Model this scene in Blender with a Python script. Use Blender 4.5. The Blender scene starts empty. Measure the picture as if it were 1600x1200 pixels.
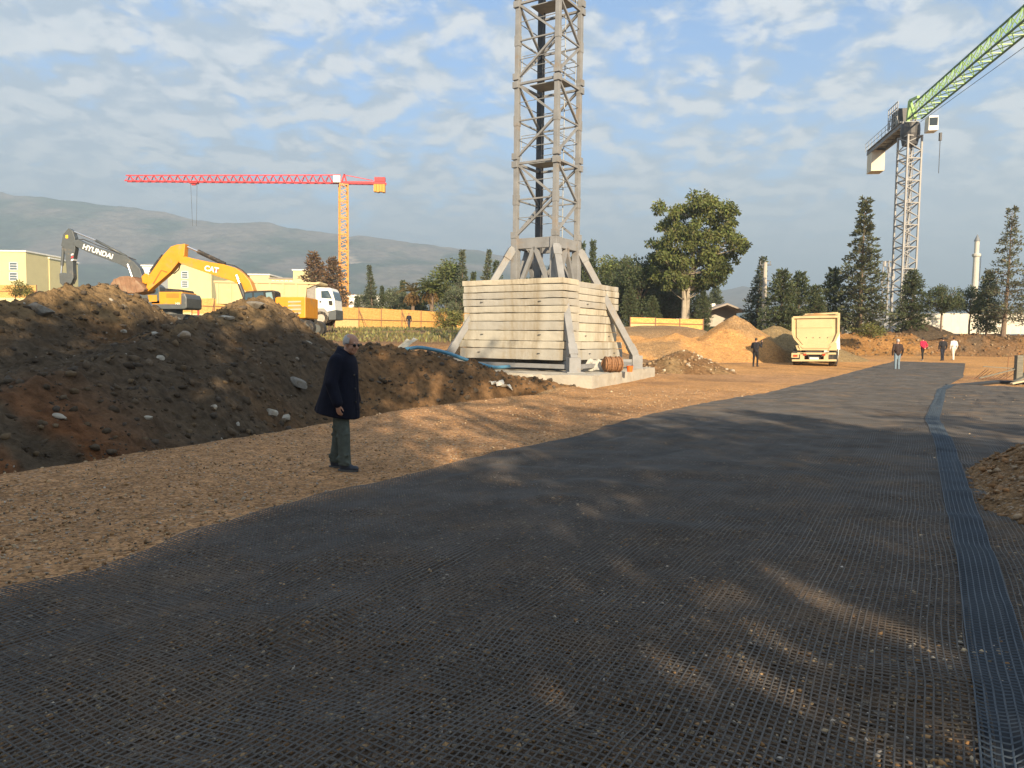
import bpy, bmesh, math, random
import numpy as np
from mathutils import Vector, Matrix
random.seed(7)
RNG = np.random.default_rng(7)
R = math.radians
SC = bpy.context.scene
COL = SC.collection

# ------------------------------------------------------------------ camera
F_PX = 1155.0; CAM_Z = 1.7
PITCH = math.atan(72 / F_PX); ROLL = 0.0122
_f = Vector((0, math.cos(PITCH), -math.sin(PITCH))); _r0 = Vector((1, 0, 0)); _u0 = _r0.cross(_f)
CR = _r0 * math.cos(ROLL) + _u0 * math.sin(ROLL); CU = _u0 * math.cos(ROLL) - _r0 * math.sin(ROLL)
cam = bpy.data.objects.new('camera', bpy.data.cameras.new('camera')); COL.objects.link(cam)
cam.data.sensor_width = 36.0; cam.data.lens = 36.0 * F_PX / 1600.0
cam.data.clip_start = 0.1; cam.data.clip_end = 20000
cam.matrix_world = Matrix(((CR.x, CU.x, -_f.x, 0), (CR.y, CU.y, -_f.y, 0), (CR.z, CU.z, -_f.z, CAM_Z), (0, 0, 0, 1)))
SC.camera = cam

# ------------------------------------------------------------------ sky, sun, exposure
SUN_AZ, SUN_EL = R(165), R(21)          # compass style, clockwise from +Y: behind the camera, a little to the right
sun_dir = Vector((math.sin(SUN_AZ) * math.cos(SUN_EL), math.cos(SUN_AZ) * math.cos(SUN_EL), math.sin(SUN_EL)))
w = bpy.data.worlds.new('World'); SC.world = w; w.use_nodes = True
wt = w.node_tree; wt.nodes.clear()
def wn(t, **k):
    n = wt.nodes.new(t)
    for a, b in k.items(): setattr(n, a, b)
    return n
def wl(a, b): wt.links.new(a, b)
def wmath(op, a, b=None, c=None):
    n = wn('ShaderNodeMath', operation=op)
    for i, v in enumerate((a, b, c)):
        if v is None: continue
        if hasattr(v, 'node'): wl(v, n.inputs[i])
        else: n.inputs[i].default_value = v
    return n.outputs[0]
def wmap(v, a, b, lo=0.0, hi=1.0):
    n = wn('ShaderNodeMapRange', interpolation_type='SMOOTHSTEP'); wl(v, n.inputs[0])
    for i, q in enumerate((a, b, lo, hi)): n.inputs[i + 1].default_value = q
    return n.outputs[0]
sky = wn('ShaderNodeTexSky', sky_type='NISHITA'); sky.sun_disc = False
sky.sun_elevation = SUN_EL; sky.sun_rotation = SUN_AZ
sky.air_density = 1.0; sky.dust_density = 1.0; sky.ozone_density = 2.0; sky.altitude = 100
tc = wn('ShaderNodeTexCoord'); sp = wn('ShaderNodeSeparateXYZ'); wl(tc.outputs['Generated'], sp.inputs[0])
zz = wmath('ADD', wmath('MAXIMUM', sp.outputs[2], 0.0), 0.26)
cmb = wn('ShaderNodeCombineXYZ')
wl(wmath('DIVIDE', sp.outputs[0], zz), cmb.inputs[0]); wl(wmath('DIVIDE', sp.outputs[1], zz), cmb.inputs[1])
def wnoise(scale, detail, rough, off, dist=0.0):
    m = wn('ShaderNodeMapping'); wl(cmb.outputs[0], m.inputs[0]); m.inputs['Location'].default_value = off
    n = wn('ShaderNodeTexNoise'); wl(m.outputs[0], n.inputs['Vector'])
    n.inputs['Scale'].default_value = scale; n.inputs['Detail'].default_value = detail
    n.inputs['Roughness'].default_value = rough; n.inputs['Distortion'].default_value = dist
    return n.outputs[0]
big = wnoise(0.55, 3, 0.5, (4.4, 5.5, 0))            # where the cloud fields lie
puff = wnoise(8.5, 9, 0.56, (0.3, 4.1, 0), 0.25)      # cells of the altocumulus
puff_s = wnoise(8.5, 9, 0.56, (0.29, 4.15, 0), 0.25)  # the same cells a step towards the sun: gives the clouds their lit side
cov = wmath('ADD', wmath('MULTIPLY', big, 1.0), wmath('MULTIPLY', puff, 1.25))
alpha = wmap(cov, 0.84, 1.12)
shade = wmap(wmath('SUBTRACT', puff, puff_s), -0.10, 0.12)
thick = wmap(cov, 1.15, 1.5)
lit = wn('ShaderNodeMix', data_type='RGBA'); wl(shade, lit.inputs[0])
lit.inputs[6].default_value = (1.6, 1.92, 2.32, 1); lit.inputs[7].default_value = (2.95, 3.0, 3.05, 1)
core = wn('ShaderNodeMix', data_type='RGBA'); wl(wmath('MULTIPLY', thick, 0.55), core.inputs[0])
wl(lit.outputs[2], core.inputs[6]); core.inputs[7].default_value = (1.7, 2.05, 2.42, 1)
low = wmap(sp.outputs[2], 0.0, 0.30)                  # clouds melt into the haze towards the horizon
far_c = wn('ShaderNodeMix', data_type='RGBA'); wl(low, far_c.inputs[0])
far_c.inputs[6].default_value = (1.95, 2.22, 2.5, 1); wl(core.outputs[2], far_c.inputs[7])
skym = wn('ShaderNodeMix', data_type='RGBA'); skym.blend_type = 'MULTIPLY'; skym.inputs[0].default_value = 1.0
wl(sky.outputs[0], skym.inputs[6]); skym.inputs[7].default_value = (0.50, 0.62, 0.72, 1)
hz = wn('ShaderNodeMix', data_type='RGBA'); wl(wmap(sp.outputs[2], -0.02, 0.42, 0.9, 0.0), hz.inputs[0])
wl(skym.outputs[2], hz.inputs[6]); hz.inputs[7].default_value = (1.75, 2.1, 2.45, 1)
mix = wn('ShaderNodeMix', data_type='RGBA'); wl(wmath('MULTIPLY', alpha, 0.92), mix.inputs[0])
wl(hz.outputs[2], mix.inputs[6]); wl(far_c.outputs[2], mix.inputs[7])
bg = wn('ShaderNodeBackground'); wl(mix.outputs[2], bg.inputs[0]); bg.inputs[1].default_value = 0.15
wo = wn('ShaderNodeOutputWorld'); wl(bg.outputs[0], wo.inputs[0])
sl = bpy.data.lights.new('sun', 'SUN'); sl.energy = 5.0; sl.angle = R(0.55); sl.color = (1.0, 0.80, 0.55)
so = bpy.data.objects.new('sun', sl); COL.objects.link(so)
so.rotation_mode = 'QUATERNION'; so.rotation_quaternion = sun_dir.to_track_quat('Z', 'Y')
so.location = (10, -30, 40)
vs = SC.view_settings; vs.view_transform = 'Standard'; vs.look = 'None'; vs.exposure = 1.15; vs.gamma = 1.0; vs.use_curve_mapping = False
SC.render.engine = 'CYCLES'
SC.cycles.max_bounces = 6; SC.cycles.transparent_max_bounces = 8; SC.cycles.volume_bounces = 0
SC.cycles.use_denoising = True

# ------------------------------------------------------------------ measuring helpers
def at(px, py, Y):
    """world point on the line of sight through a photograph pixel at distance Y"""
    d = _f * F_PX + CR * (px - 800) + CU * (600 - py)
    return Vector((0, 0, CAM_Z)) + d * (Y / d.y)
def atz(px, py, z=0.0):
    d = _f * F_PX + CR * (px - 800) + CU * (600 - py)
    return Vector((0, 0, CAM_Z)) + d * ((z - CAM_Z) / d.z)
def smooth(a, b, x):
    t = np.clip((x - a) / (b - a), 0, 1); return t * t * (3 - 2 * t)

# ------------------------------------------------------------------ numpy noise
_T = RNG.random((256, 256))
def vnoise(x, y):
    xi = np.floor(x).astype(int); yi = np.floor(y).astype(int); fx = x - xi; fy = y - yi
    fx = fx * fx * fx * (fx * (fx * 6 - 15) + 10); fy = fy * fy * fy * (fy * (fy * 6 - 15) + 10)
    a = _T[xi & 255, yi & 255]; b = _T[(xi + 1) & 255, yi & 255]; c = _T[xi & 255, (yi + 1) & 255]; d = _T[(xi + 1) & 255, (yi + 1) & 255]
    return (a * (1 - fx) + b * fx) * (1 - fy) + (c * (1 - fx) + d * fx) * fy
def fbm(x, y, oct=4, gain=0.5):
    s = 0; a = 1; n = 0; 
    for k in range(oct):
        cs, sn = math.cos(k * 1.1), math.sin(k * 1.1)
        s = s + a * (vnoise((x * cs - y * sn) * 2 ** k + 17 * k, (x * sn + y * cs) * 2 ** k + 31 * k) - 0.5); n += a; a *= gain
    return s / n * 2          # about -1..1

# ------------------------------------------------------------------ materials
MATS = {}
def mat(name, col, rough=0.6, metal=0.0, var=0.0, scale=3.0, bump=0.0, bscale=None, spec=0.5, coords='Object', dirt=None, dirt_amt=0.0, attr=None, trans=0.0, stretch=None, grit=0):
    """a Principled material: colour with noise variation, patches of dirt and fine relief"""
    if name in MATS: return MATS[name]
    m = bpy.data.materials.new(name); m.use_nodes = True; nt = m.node_tree; b = nt.nodes['Principled BSDF']
    b.inputs['Roughness'].default_value = rough; b.inputs['Metallic'].default_value = metal
    b.inputs['Specular IOR Level'].default_value = spec
    tcn = nt.nodes.new('ShaderNodeTexCoord'); vec = tcn.outputs[coords]
    if stretch:
        mp = nt.nodes.new('ShaderNodeMapping'); nt.links.new(vec, mp.inputs[0]); mp.inputs['Scale'].default_value = stretch; vec = mp.outputs[0]
    def noise(s, d=5, r=0.6):
        n = nt.nodes.new('ShaderNodeTexNoise'); nt.links.new(vec, n.inputs['Vector'])
        n.inputs['Scale'].default_value = s; n.inputs['Detail'].default_value = d; n.inputs['Roughness'].default_value = r
        return n.outputs[0]
    def mixc(fac, a, c, blend='MIX'):
        x = nt.nodes.new('ShaderNodeMix'); x.data_type = 'RGBA'; x.blend_type = blend
        for i, v in ((0, fac), (6, a), (7, c)):
            if hasattr(v, 'node'): nt.links.new(v, x.inputs[i])
            else: x.inputs[i].default_value = v if i == 0 else (tuple(v) + (1,))[:4]
        return x.outputs[2]
    def rng(v, a, c, lo=0.0, hi=1.0):
        x = nt.nodes.new('ShaderNodeMapRange'); nt.links.new(v, x.inputs[0])
        for i, q in enumerate((a, c, lo, hi)): x.inputs[i + 1].default_value = q
        return x.outputs[0]
    base = None
    if attr:
        an = nt.nodes.new('ShaderNodeAttribute'); an.attribute_name = attr; base = an.outputs['Color']
    if var > 0:
        g = rng(noise(scale), 0.25, 0.75, 1 - var, 1 + var)
        cg = nt.nodes.new('ShaderNodeCombineColor')
        for i in range(3): nt.links.new(g, cg.inputs[i])
        base = mixc(1.0, base if base else col, cg.outputs[0], 'MULTIPLY')
    if dirt:
        base = mixc(rng(noise(scale * 0.6, 6, 0.7), 0.62 - dirt_amt * 0.3, 0.75 - dirt_amt * 0.2, 0, 0.85), base if base else col, dirt)
    if base: nt.links.new(base, b.inputs['Base Color'])
    else: b.inputs['Base Color'].default_value = (tuple(col) + (1,))[:4]
    if bump > 0:
        bp = nt.nodes.new('ShaderNodeBump'); bp.inputs['Distance'].default_value = bump; bp.inputs['Strength'].default_value = 1.0
        nt.links.new(noise(bscale or scale * 6, 6, 0.65), bp.inputs['Height']); nt.links.new(bp.outputs[0], b.inputs['Normal'])
    if trans > 0:
        tr = nt.nodes.new('ShaderNodeBsdfTranslucent'); ms = nt.nodes.new('ShaderNodeMixShader'); ms.inputs[0].default_value = trans
        if base: nt.links.new(base, tr.inputs[0])
        else: tr.inputs[0].default_value = (tuple(col) + (1,))[:4]
        nt.links.new(b.outputs[0], ms.inputs[1]); nt.links.new(tr.outputs[0], ms.inputs[2])
        nt.links.new(ms.outputs[0], nt.nodes['Material Output'].inputs[0])
    if grit > 0:                                   # packed gravel: every cell of a Voronoi pattern is one small stone
        vo = nt.nodes.new('ShaderNodeTexVoronoi'); vo.inputs['Scale'].default_value = grit; nt.links.new(vec, vo.inputs['Vector'])
        se = nt.nodes.new('ShaderNodeSeparateColor'); nt.links.new(vo.outputs['Color'], se.inputs[0])
        k = rng(se.outputs[0], 0, 1, 0.45, 1.55); kc = nt.nodes.new('ShaderNodeCombineColor')
        for i in range(3): nt.links.new(k, kc.inputs[i])
        o2 = mixc(0.85, base, kc.outputs[0], 'MULTIPLY')
        o2 = mixc(rng(se.outputs[1], 0.90, 0.97, 0, 0.55), o2, (0.42, 0.37, 0.30)); nt.links.new(o2, b.inputs['Base Color'])
        b2 = nt.nodes.new('ShaderNodeBump'); b2.inputs['Distance'].default_value = 0.5 / grit; b2.invert = True; nt.links.new(vo.outputs['Distance'], b2.inputs['Height'])
        if bump > 0: nt.links.new(bp.outputs[0], b2.inputs['Normal'])
        nt.links.new(b2.outputs[0], b.inputs['Normal'])
    MATS[name] = m
    return m

# ------------------------------------------------------------------ mesh helpers
def tag(o, label=None, cat=None, group=None, kind=None):
    if label: o['label'] = label
    if cat: o['category'] = cat
    if group: o['group'] = group
    if kind: o['kind'] = kind
    return o
def link(o, parent=None):
    COL.objects.link(o)
    if parent: o.parent = parent
    return o
def empty(name, loc=(0, 0, 0), rz=0.0, parent=None):
    o = bpy.data.objects.new(name, None); o.location = loc; o.rotation_euler = (0, 0, rz); o.empty_display_size = 0.3
    return link(o, parent)
def mesh_np(name, v, f, m, parent=None, col=None, smooth_=False, loc=None, matidx=None):
    """mesh object from numpy vertices and faces that all have the same number of corners"""
    me = bpy.data.meshes.new(name); v = np.asarray(v, dtype=np.float32); f = np.asarray(f, dtype=np.int32)
    n, k = f.shape
    me.vertices.add(len(v)); me.vertices.foreach_set('co', v.ravel())
    me.loops.add(n * k); me.loops.foreach_set('vertex_index', f.ravel())
    me.polygons.add(n); me.polygons.foreach_set('loop_start', np.arange(0, n * k, k, dtype=np.int32))
    try: me.polygons.foreach_set('loop_total', np.full(n, k, dtype=np.int32))
    except Exception: pass
    if smooth_: me.polygons.foreach_set('use_smooth', np.ones(n, dtype=bool))
    if matidx is not None: me.polygons.foreach_set('material_index', np.asarray(matidx, dtype=np.int32))
    me.update(calc_edges=True)
    if col is not None:
        a = me.color_attributes.new('Col', 'FLOAT_COLOR', 'POINT')
        c = np.ones((len(v), 4), dtype=np.float32); c[:, :3] = col; a.data.foreach_set('color', c.ravel())
    for q in (m if isinstance(m, (list, tuple)) else [m]): me.materials.append(q)
    o = bpy.data.objects.new(name, me)
    if loc is not None: o.location = loc
    return link(o, parent)
def grid_faces(nx, ny):
    i = np.arange(nx * ny).reshape(ny, nx)
    return np.stack([i[:-1, :-1], i[:-1, 1:], i[1:, 1:], i[1:, :-1]], -1).reshape(-1, 4)

class MB:
    """collects boxes, beams, tubes, prisms into one mesh"""
    def __init__(s): s.v = []; s.f = []; s.bones = []
    def add(s, vs, fs):
        n = len(s.v); s.v += [tuple(p) for p in vs]; s.f += [tuple(i + n for i in q) for q in fs]; return s
    def box(s, c, size, M=None, taper=1.0):
        hx, hy, hz_ = (q / 2 for q in size); vs = []
        for z in (-1, 1):
            k = taper if z > 0 else 1.0
            for x, y in ((-1, -1), (1, -1), (1, 1), (-1, 1)):
                p = Vector((x * hx * k, y * hy * k, z * hz_)); p = M @ p if M is not None else p
                vs.append(p + Vector(c))
        return s.add(vs, [(0, 3, 2, 1), (4, 5, 6, 7), (0, 1, 5, 4), (1, 2, 6, 5), (2, 3, 7, 6), (3, 0, 4, 7)])
    def beam(s, p0, p1, w, h=None, up=(0, 0, 1)):
        p0, p1 = Vector(p0), Vector(p1); h = h or w; d = (p1 - p0).normalized(); up = Vector(up)
        if abs(d.dot(up)) > 0.98: up = Vector((0, 1, 0)) if abs(d.y) < 0.9 else Vector((1, 0, 0))
        a = d.cross(up).normalized() * w / 2; b = a.normalized().cross(d) * h / 2
        vs = [p + x * a + y * b for p in (p0, p1) for x, y in ((-1, -1), (1, -1), (1, 1), (-1, 1))]
        return s.add(vs, [(0, 1, 2, 3), (7, 6, 5, 4), (0, 4, 5, 1), (1, 5, 6, 2), (2, 6, 7, 3), (3, 7, 4, 0)])
    def tube(s, pts, r, n=8, caps=True):
        pts = [Vector(p) for p in pts]; rs = r if isinstance(r, (list, tuple)) else [r] * len(pts); base = len(s.v); prev = None
        for i, p in enumerate(pts):
            d = (pts[min(i + 1, len(pts) - 1)] - pts[max(i - 1, 0)]).normalized()
            if prev is None:
                a = d.cross(Vector((0, 0, 1)));  a = d.cross(Vector((1, 0, 0))) if a.length < 0.05 else a
            else: a = prev - d * prev.dot(d)
            a.normalize(); prev = a; b = d.cross(a)
            for k in range(n):
                t = 2 * math.pi * k / n; s.v.append(tuple(p + (a * math.cos(t) + b * math.sin(t)) * rs[i]))
        for i in range(len(pts) - 1):
            for k in range(n):
                q = base + i * n; s.f.append((q + k, q + (k + 1) % n, q + n + (k + 1) % n, q + n + k))
        if caps:
            s.f.append(tuple(base + k for k in range(n - 1, -1, -1))); q = base + (len(pts) - 1) * n; s.f.append(tuple(q + k for k in range(n)))
        return s
    def capsule(s, p0, p1, r0, r1, n=12, key=None):
        p0, p1 = Vector(p0), Vector(p1); d = (p1 - p0); d = d.normalized() if d.length > 1e-6 else Vector((0, 0, 1))
        pts, rs = [], []
        for a in (88, 65, 40, 18): pts.append(p0 - d * r0 * math.sin(R(a))); rs.append(r0 * math.cos(R(a)))
        for t in (0, 0.33, 0.66, 1): pts.append(p0.lerp(p1, t)); rs.append(r0 + (r1 - r0) * t)
        for a in (18, 40, 65, 88): pts.append(p1 + d * r1 * math.sin(R(a))); rs.append(r1 * math.cos(R(a)))
        if key is not None: s.bones.append((tuple(p0), tuple(p1), (r0 + r1) / 2, key))
        return s.tube(pts, rs, n)
    def ball(s, c, rad, M=None, n=14, m=9, key=None):
        c = Vector(c); rx, ry, rz = rad if isinstance(rad, (tuple, list)) else (rad,) * 3; base = len(s.v)
        for i in range(m + 1):
            ph = math.pi * (i + 0.02 * (i == 0) - 0.02 * (i == m)) / m
            for k in range(n):
                t = 2 * math.pi * k / n; p = Vector((rx * math.sin(ph) * math.cos(t), ry * math.sin(ph) * math.sin(t), rz * math.cos(ph)))
                s.v.append(tuple(c + (M @ p if M is not None else p)))
        for i in range(m):
            for k in range(n):
                q = base + i * n; s.f.append((q + n + k, q + n + (k + 1) % n, q + (k + 1) % n, q + k))
        s.f.append(tuple(base + k for k in range(n))); s.f.append(tuple(base + m * n + k for k in range(n - 1, -1, -1)))
        if key is not None: s.bones.append((tuple(c), tuple(c), min(rx, ry, rz), key))
        return s
    def loft(s, rings, n=20, sq=2.0, key=None):
        """closed loft of superellipse rings (cx, cy, cz, rx, ry, tilt): tilt lowers +x and raises -x"""
        base = len(s.v)
        for (cx, cy, cz, rx, ry, tl) in rings:
            for k in range(n):
                t = 2 * math.pi * k / n; c, d = math.cos(t), math.sin(t)
                x = rx * math.copysign(abs(c) ** (2 / sq), c); y = ry * math.copysign(abs(d) ** (2 / sq), d)
                s.v.append((cx + x, cy + y, cz - tl * x))
        for i in range(len(rings) - 1):
            for k in range(n):
                q = base + i * n; s.f.append((q + k, q + (k + 1) % n, q + n + (k + 1) % n, q + n + k))
        s.f.append(tuple(base + k for k in range(n - 1, -1, -1))); q = base + (len(rings) - 1) * n; s.f.append(tuple(q + k for k in range(n)))
        return s
    def prism(s, poly, off, thick):
        """extrude a polygon of points by the vector off*thick, centred on the polygon's plane"""
        a = [Vector(p) - Vector(off) * thick / 2 for p in poly]; b = [Vector(p) + Vector(off) * thick / 2 for p in poly]; n = len(poly)
        return s.add(a + b, [tuple(range(n)), tuple(range(2 * n - 1, n - 1, -1))] + [(i, i + n, (i + 1) % n + n, (i + 1) % n) for i in range(n)])
    def build(s, name, m, parent=None, bevel=0.0, smooth_=False, loc=None):
        me = bpy.data.meshes.new(name); me.from_pydata(s.v, [], s.f); me.update()
        bm = bmesh.new(); bm.from_mesh(me)
        bmesh.ops.recalc_face_normals(bm, faces=bm.faces)
        if bevel > 0:
            es = [e for e in bm.edges if len(e.link_faces) == 2 and e.calc_face_angle(0) > 0.5]
            bmesh.ops.bevel(bm, geom=es, offset=bevel, segments=2, affect='EDGES', profile=0.6, clamp_overlap=True)
        if smooth_:
            for fc in bm.faces: fc.smooth = True
        bm.to_mesh(me); bm.free()
        for q in (m if isinstance(m, (list, tuple)) else [m]): me.materials.append(q)
        o = bpy.data.objects.new(name, me)
        if loc is not None: o.location = loc
        return link(o, parent)
def fuse(mb, name, voxel, smooth_it, mats=None, m=None, parent=None):
    """one continuous skin over overlapping solids; faces take the material of the nearest bone"""
    me = bpy.data.meshes.new('tmp'); me.from_pydata(mb.v, [], mb.f); me.update()
    o = bpy.data.objects.new('tmp', me); COL.objects.link(o)
    bmm = bmesh.new(); bmm.from_mesh(me); bmesh.ops.recalc_face_normals(bmm, faces=bmm.faces); bmm.to_mesh(me); bmm.free()
    r = o.modifiers.new('r', 'REMESH'); r.mode = 'VOXEL'; r.voxel_size = voxel; r.use_smooth_shade = True
    if smooth_it: q = o.modifiers.new('s', 'SMOOTH'); q.iterations = smooth_it; q.factor = 0.5
    dg = bpy.context.evaluated_depsgraph_get(); out = bpy.data.meshes.new_from_object(o.evaluated_get(dg))
    bpy.data.objects.remove(o); out.name = name; out.materials.clear()
    n = len(out.polygons); out.polygons.foreach_set('use_smooth', np.ones(n, dtype=bool))
    if mats:
        keys = list(mats); c = np.empty(n * 3, dtype=np.float32); out.polygons.foreach_get('center', c); c = c.reshape(-1, 3)
        best = np.full(n, 1e9); idx = np.zeros(n, dtype=np.int32)
        for (a, b, rr, k) in mb.bones:
            a = np.array(a); b = np.array(b); d = b - a; L = max(d @ d, 1e-9)
            t = np.clip(((c - a) @ d) / L, 0, 1); dist = np.linalg.norm(c - (a + t[:, None] * d), axis=1) - rr
            up = dist < best; best[up] = dist[up]; idx[up] = keys.index(k)
        for k in keys: out.materials.append(mats[k])
        out.polygons.foreach_set('material_index', idx)
    else: out.materials.append(m)
    out.update()
    return link(bpy.data.objects.new(name, out), parent)
def copy_tree(o, parent=None):
    c = o.copy(); COL.objects.link(c); c.parent = parent
    for ch in list(o.children): copy_tree(ch, c)
    return c
def text(body, size, m, parent, loc, rot, depth=0.01, name='lettering', shear=0.0, spacing=1.0, bold=0.0):
    cu = bpy.data.curves.new(name, 'FONT'); cu.body = body; cu.size = size; cu.extrude = depth; cu.shear = shear; cu.space_character = spacing
    cu.offset = bold; cu.align_x = 'CENTER'; cu.align_y = 'CENTER'; cu.resolution_u = 3
    t = bpy.data.objects.new(name, cu); COL.objects.link(t)
    dg = bpy.context.evaluated_depsgraph_get(); me = bpy.data.meshes.new_from_object(t.evaluated_get(dg)); bpy.data.objects.remove(t)
    me.materials.clear(); me.materials.append(m)
    o = bpy.data.objects.new(name, me); o.location = loc; o.rotation_euler = rot
    return link(o, parent)

# ------------------------------------------------------------------ stones and clods (batched)
def ico():
    bm = bmesh.new(); bmesh.ops.create_icosphere(bm, subdivisions=1, radius=1.0)
    v = np.array([q.co[:] for q in bm.verts]); f = np.array([[q.index for q in fc.verts] for fc in bm.faces]); bm.free(); return v, f
ICO_V, ICO_F = ico()
SHAPES = [ICO_V * (1 + RNG.uniform(-0.32, 0.30, (12, 1))) for _ in range(10)]
def stones(name, pos, size, cols, m, flat=(0.45, 0.9), sink=0.25, parent=None):
    n = len(pos); sh = np.stack([SHAPES[i] for i in RNG.integers(0, 10, n)])
    sc = np.stack([RNG.uniform(0.75, 1.3, n), RNG.uniform(0.65, 1.05, n), RNG.uniform(*flat, n)], -1) * size[:, None]
    v = sh * sc[:, None, :]
    a = RNG.uniform(0, 6.283, n); b = RNG.normal(0, 0.35, n); ca, sa, cb, sb = np.cos(a), np.sin(a), np.cos(b), np.sin(b)
    x = v[..., 0] * cb[:, None] - v[..., 2] * sb[:, None]; z = v[..., 0] * sb[:, None] + v[..., 2] * cb[:, None]; y = v[..., 1]
    v = np.stack([x * ca[:, None] - y * sa[:, None], x * sa[:, None] + y * ca[:, None], z], -1)
    p = pos.copy(); p[:, 2] += size * sink
    v = v + p[:, None, :]
    f = (ICO_F[None] + (np.arange(n) * 12)[:, None, None]).reshape(-1, 3)
    return mesh_np(name, v.reshape(-1, 3), f, m, parent, col=np.repeat(cols, 12, axis=0))

# =================================================================== TERRAIN
LIP_Y = [-60, 0, 5, 8.65, 10.4, 11.7, 13.9, 17.2, 20, 21.8, 25, 29, 33, 45, 55, 62, 90, 6000]
LIP_X = [-16, -10, -7.6, -6.0, -5.3, -4.55, -3.6, -2.4, -0.7, 0.57, 2.6, 4.6, 6.6, 9.5, 11.5, 22, 29, 29]
def lip(y): return np.interp(y, LIP_Y, LIP_X) + 0.16 * (vnoise(y * 0.9 + 3, y * 0 + 2.5) - 0.5) + 0.10 * (vnoise(y * 3.1, y * 0 + 9.5) - 0.5)
ALONG = np.array([0.5, 0.8660254]); ACROSS = np.array([0.8660254, -0.5])     # the road's direction and its right-hand normal
O2 = np.array([1.9, 3.0])
def to_uv(x, y): return ((x - O2[0]) * ALONG[0] + (y - O2[1]) * ALONG[1], (x - O2[0]) * ACROSS[0] + (y - O2[1]) * ACROSS[1])
def edge(pts):
    uv = sorted(to_uv(*atz(px, py, 0.035 + 0.004 * max(0, 640 - py))[:2]) for px, py in pts); return [q[0] for q in uv], [q[1] for q in uv]
LE = edge([(0, 925), (150, 890), (280, 840), (420, 797), (560, 760), (660, 735), (760, 710), (900, 680), (1010, 650), (1110, 625), (1200, 605), (1290, 586), (1345, 575), (1392, 567)])
BL = edge([(1543, 1200), (1530, 1080), (1512, 960), (1499, 870), (1478, 780), (1462, 690), (1447, 655), (1460, 620), (1466, 602), (1504, 585), (1508, 568)])
LE = ([-8.0] + LE[0], [-5.6] + LE[1]); BL = ([-8.0] + BL[0], [0.25] + BL[1])
def G(x, y):
    """height of the natural ground and the gravel road"""
    s = lip(y) - x; wd = np.minimum(1.3 + np.maximum(0, y - 28) * 0.35, 7.0)
    L = smooth(0, 1, s / wd)
    gl = np.interp(y, [-100, 24, 30, 40, 50, 60, 78, 130, 400, 6000], [-0.75, -0.75, 0.0, 1.2, 1.9, 2.2, 2.5, 2.6, 3.0, 3.0])
    gl = gl + 0.35 * smooth(30, 60, y) * fbm(x * 0.13, y * 0.13, 4) * smooth(160, 90, y)
    gl = gl + 0.6 * np.exp(-((x - 12) / 8.0) ** 2 - ((y - 66) / 9.0) ** 2)
    gl = gl + 2.2 * smooth(-14, -60, x) * smooth(45, 85, y)
    rt = np.hypot(x - 0.8, y - 31.2); k = smooth(9.0, 6.2, rt); gl = gl * (1 - k) + 0.12 * k
    gr = 0.016 * np.clip(y - 35, 0, 60)
    u = x * ALONG[0] + y * ALONG[1]; v = x * ACROSS[0] + y * ACROSS[1]
    near = smooth(70, 20, y)
    gr = gr + near * (0.030 * fbm(v * 0.9, u * 0.12, 3) + 0.022 * fbm(x * 0.7, y * 0.7, 4) + 0.012 * fbm(v * 5, u * 0.5, 2))
    gr = gr + 0.05 * np.exp(-((s + 0.45) / 0.4) ** 2) * near * (0.6 + fbm(x * 1.3, y * 1.3, 3))      # spill along the road's edge
    return gr * (1 - L) + gl * L
MX = [-34, -22, -16, -13.5, -12.4, -11, -10.2, -9.3, -8.4, -7.5, -6.9, -6.3, -5.4, -4.1, -2.6, -1.2, 0.0, 1.1, 2.2, 3.2]
MZ = [2.1, 2.2, 2.45, 2.1, 2.25, 2.98, 2.55, 1.88, 2.15, 2.74, 2.35, 1.85, 1.32, 1.2, 1.02, 0.76, 0.40, 0.16, -0.1, -0.9]
def Hm(x, y):
    """height of the dug-out dirt bank"""
    zc = np.interp(x, MX, MZ); yc = np.interp(x, [-34, -16, -11, -7.5, -4, 0, 3.2], [23, 22, 20, 22, 24, 24.3, 25.5])
    yt = np.interp(x, [-34, -10, -7.5, -6, -5.3, -4.55, -3.6, -2.4, -0.7, 0.57, 2.6, 3.2], [-10, 0, 5, 8.65, 10.4, 11.7, 13.9, 17.2, 20, 21.8, 25, 25.8]) + 0.35
    yc = np.maximum(yc, yt + 0.8)
    t = np.clip((y - yt) / (yc - yt), -0.3, 1)
    lin = np.clip(t, 0, 1) ** 0.8; wall = smooth(0.45, 0.92, t); k = smooth(-6.2, -4.4, x)
    z = -0.8 + (zc + 0.8) * (lin * (1 - k) + wall * k)
    z = np.where(t < 0, -0.8 + t * 2.0, z)
    b = np.maximum(0, y - yc); drop = np.where(x < -12, 0.06 * b, 0.28 * b)
    z = z - drop - 4 * smooth(31, 34, y) - 4 * smooth(-31, -34, x)
    amp = smooth(-0.05, 0.12, t)
    ridged = 1 - np.abs(fbm(x * 0.55, y * 0.55, 3))
    z = z + amp * (0.17 * fbm(x * 0.5, y * 0.5, 3) + 0.11 * fbm(x * 1.7 + 5, y * 1.7, 4) + 0.09 * (ridged - 0.8) + 0.17 * np.abs(fbm(x * 2.3 + 9, y * 2.3, 3)) + 0.10 * np.abs(fbm(x * 5.1 + 3, y * 5.1, 2)) + 0.03 * fbm(x * 9 + 3, y * 9, 2))
    # rain runnels down the cut face
    z = z + k * amp * smooth(1.0, 0.5, t) * 0.12 * fbm(x * 2.2, y * 0.3 + 4, 3)
    return z
def ramp(lo, hi, step, grow):
    a = [lo]
    while a[-1] < hi: a.append(a[-1] + step); step *= grow
    return np.array(a)
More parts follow.
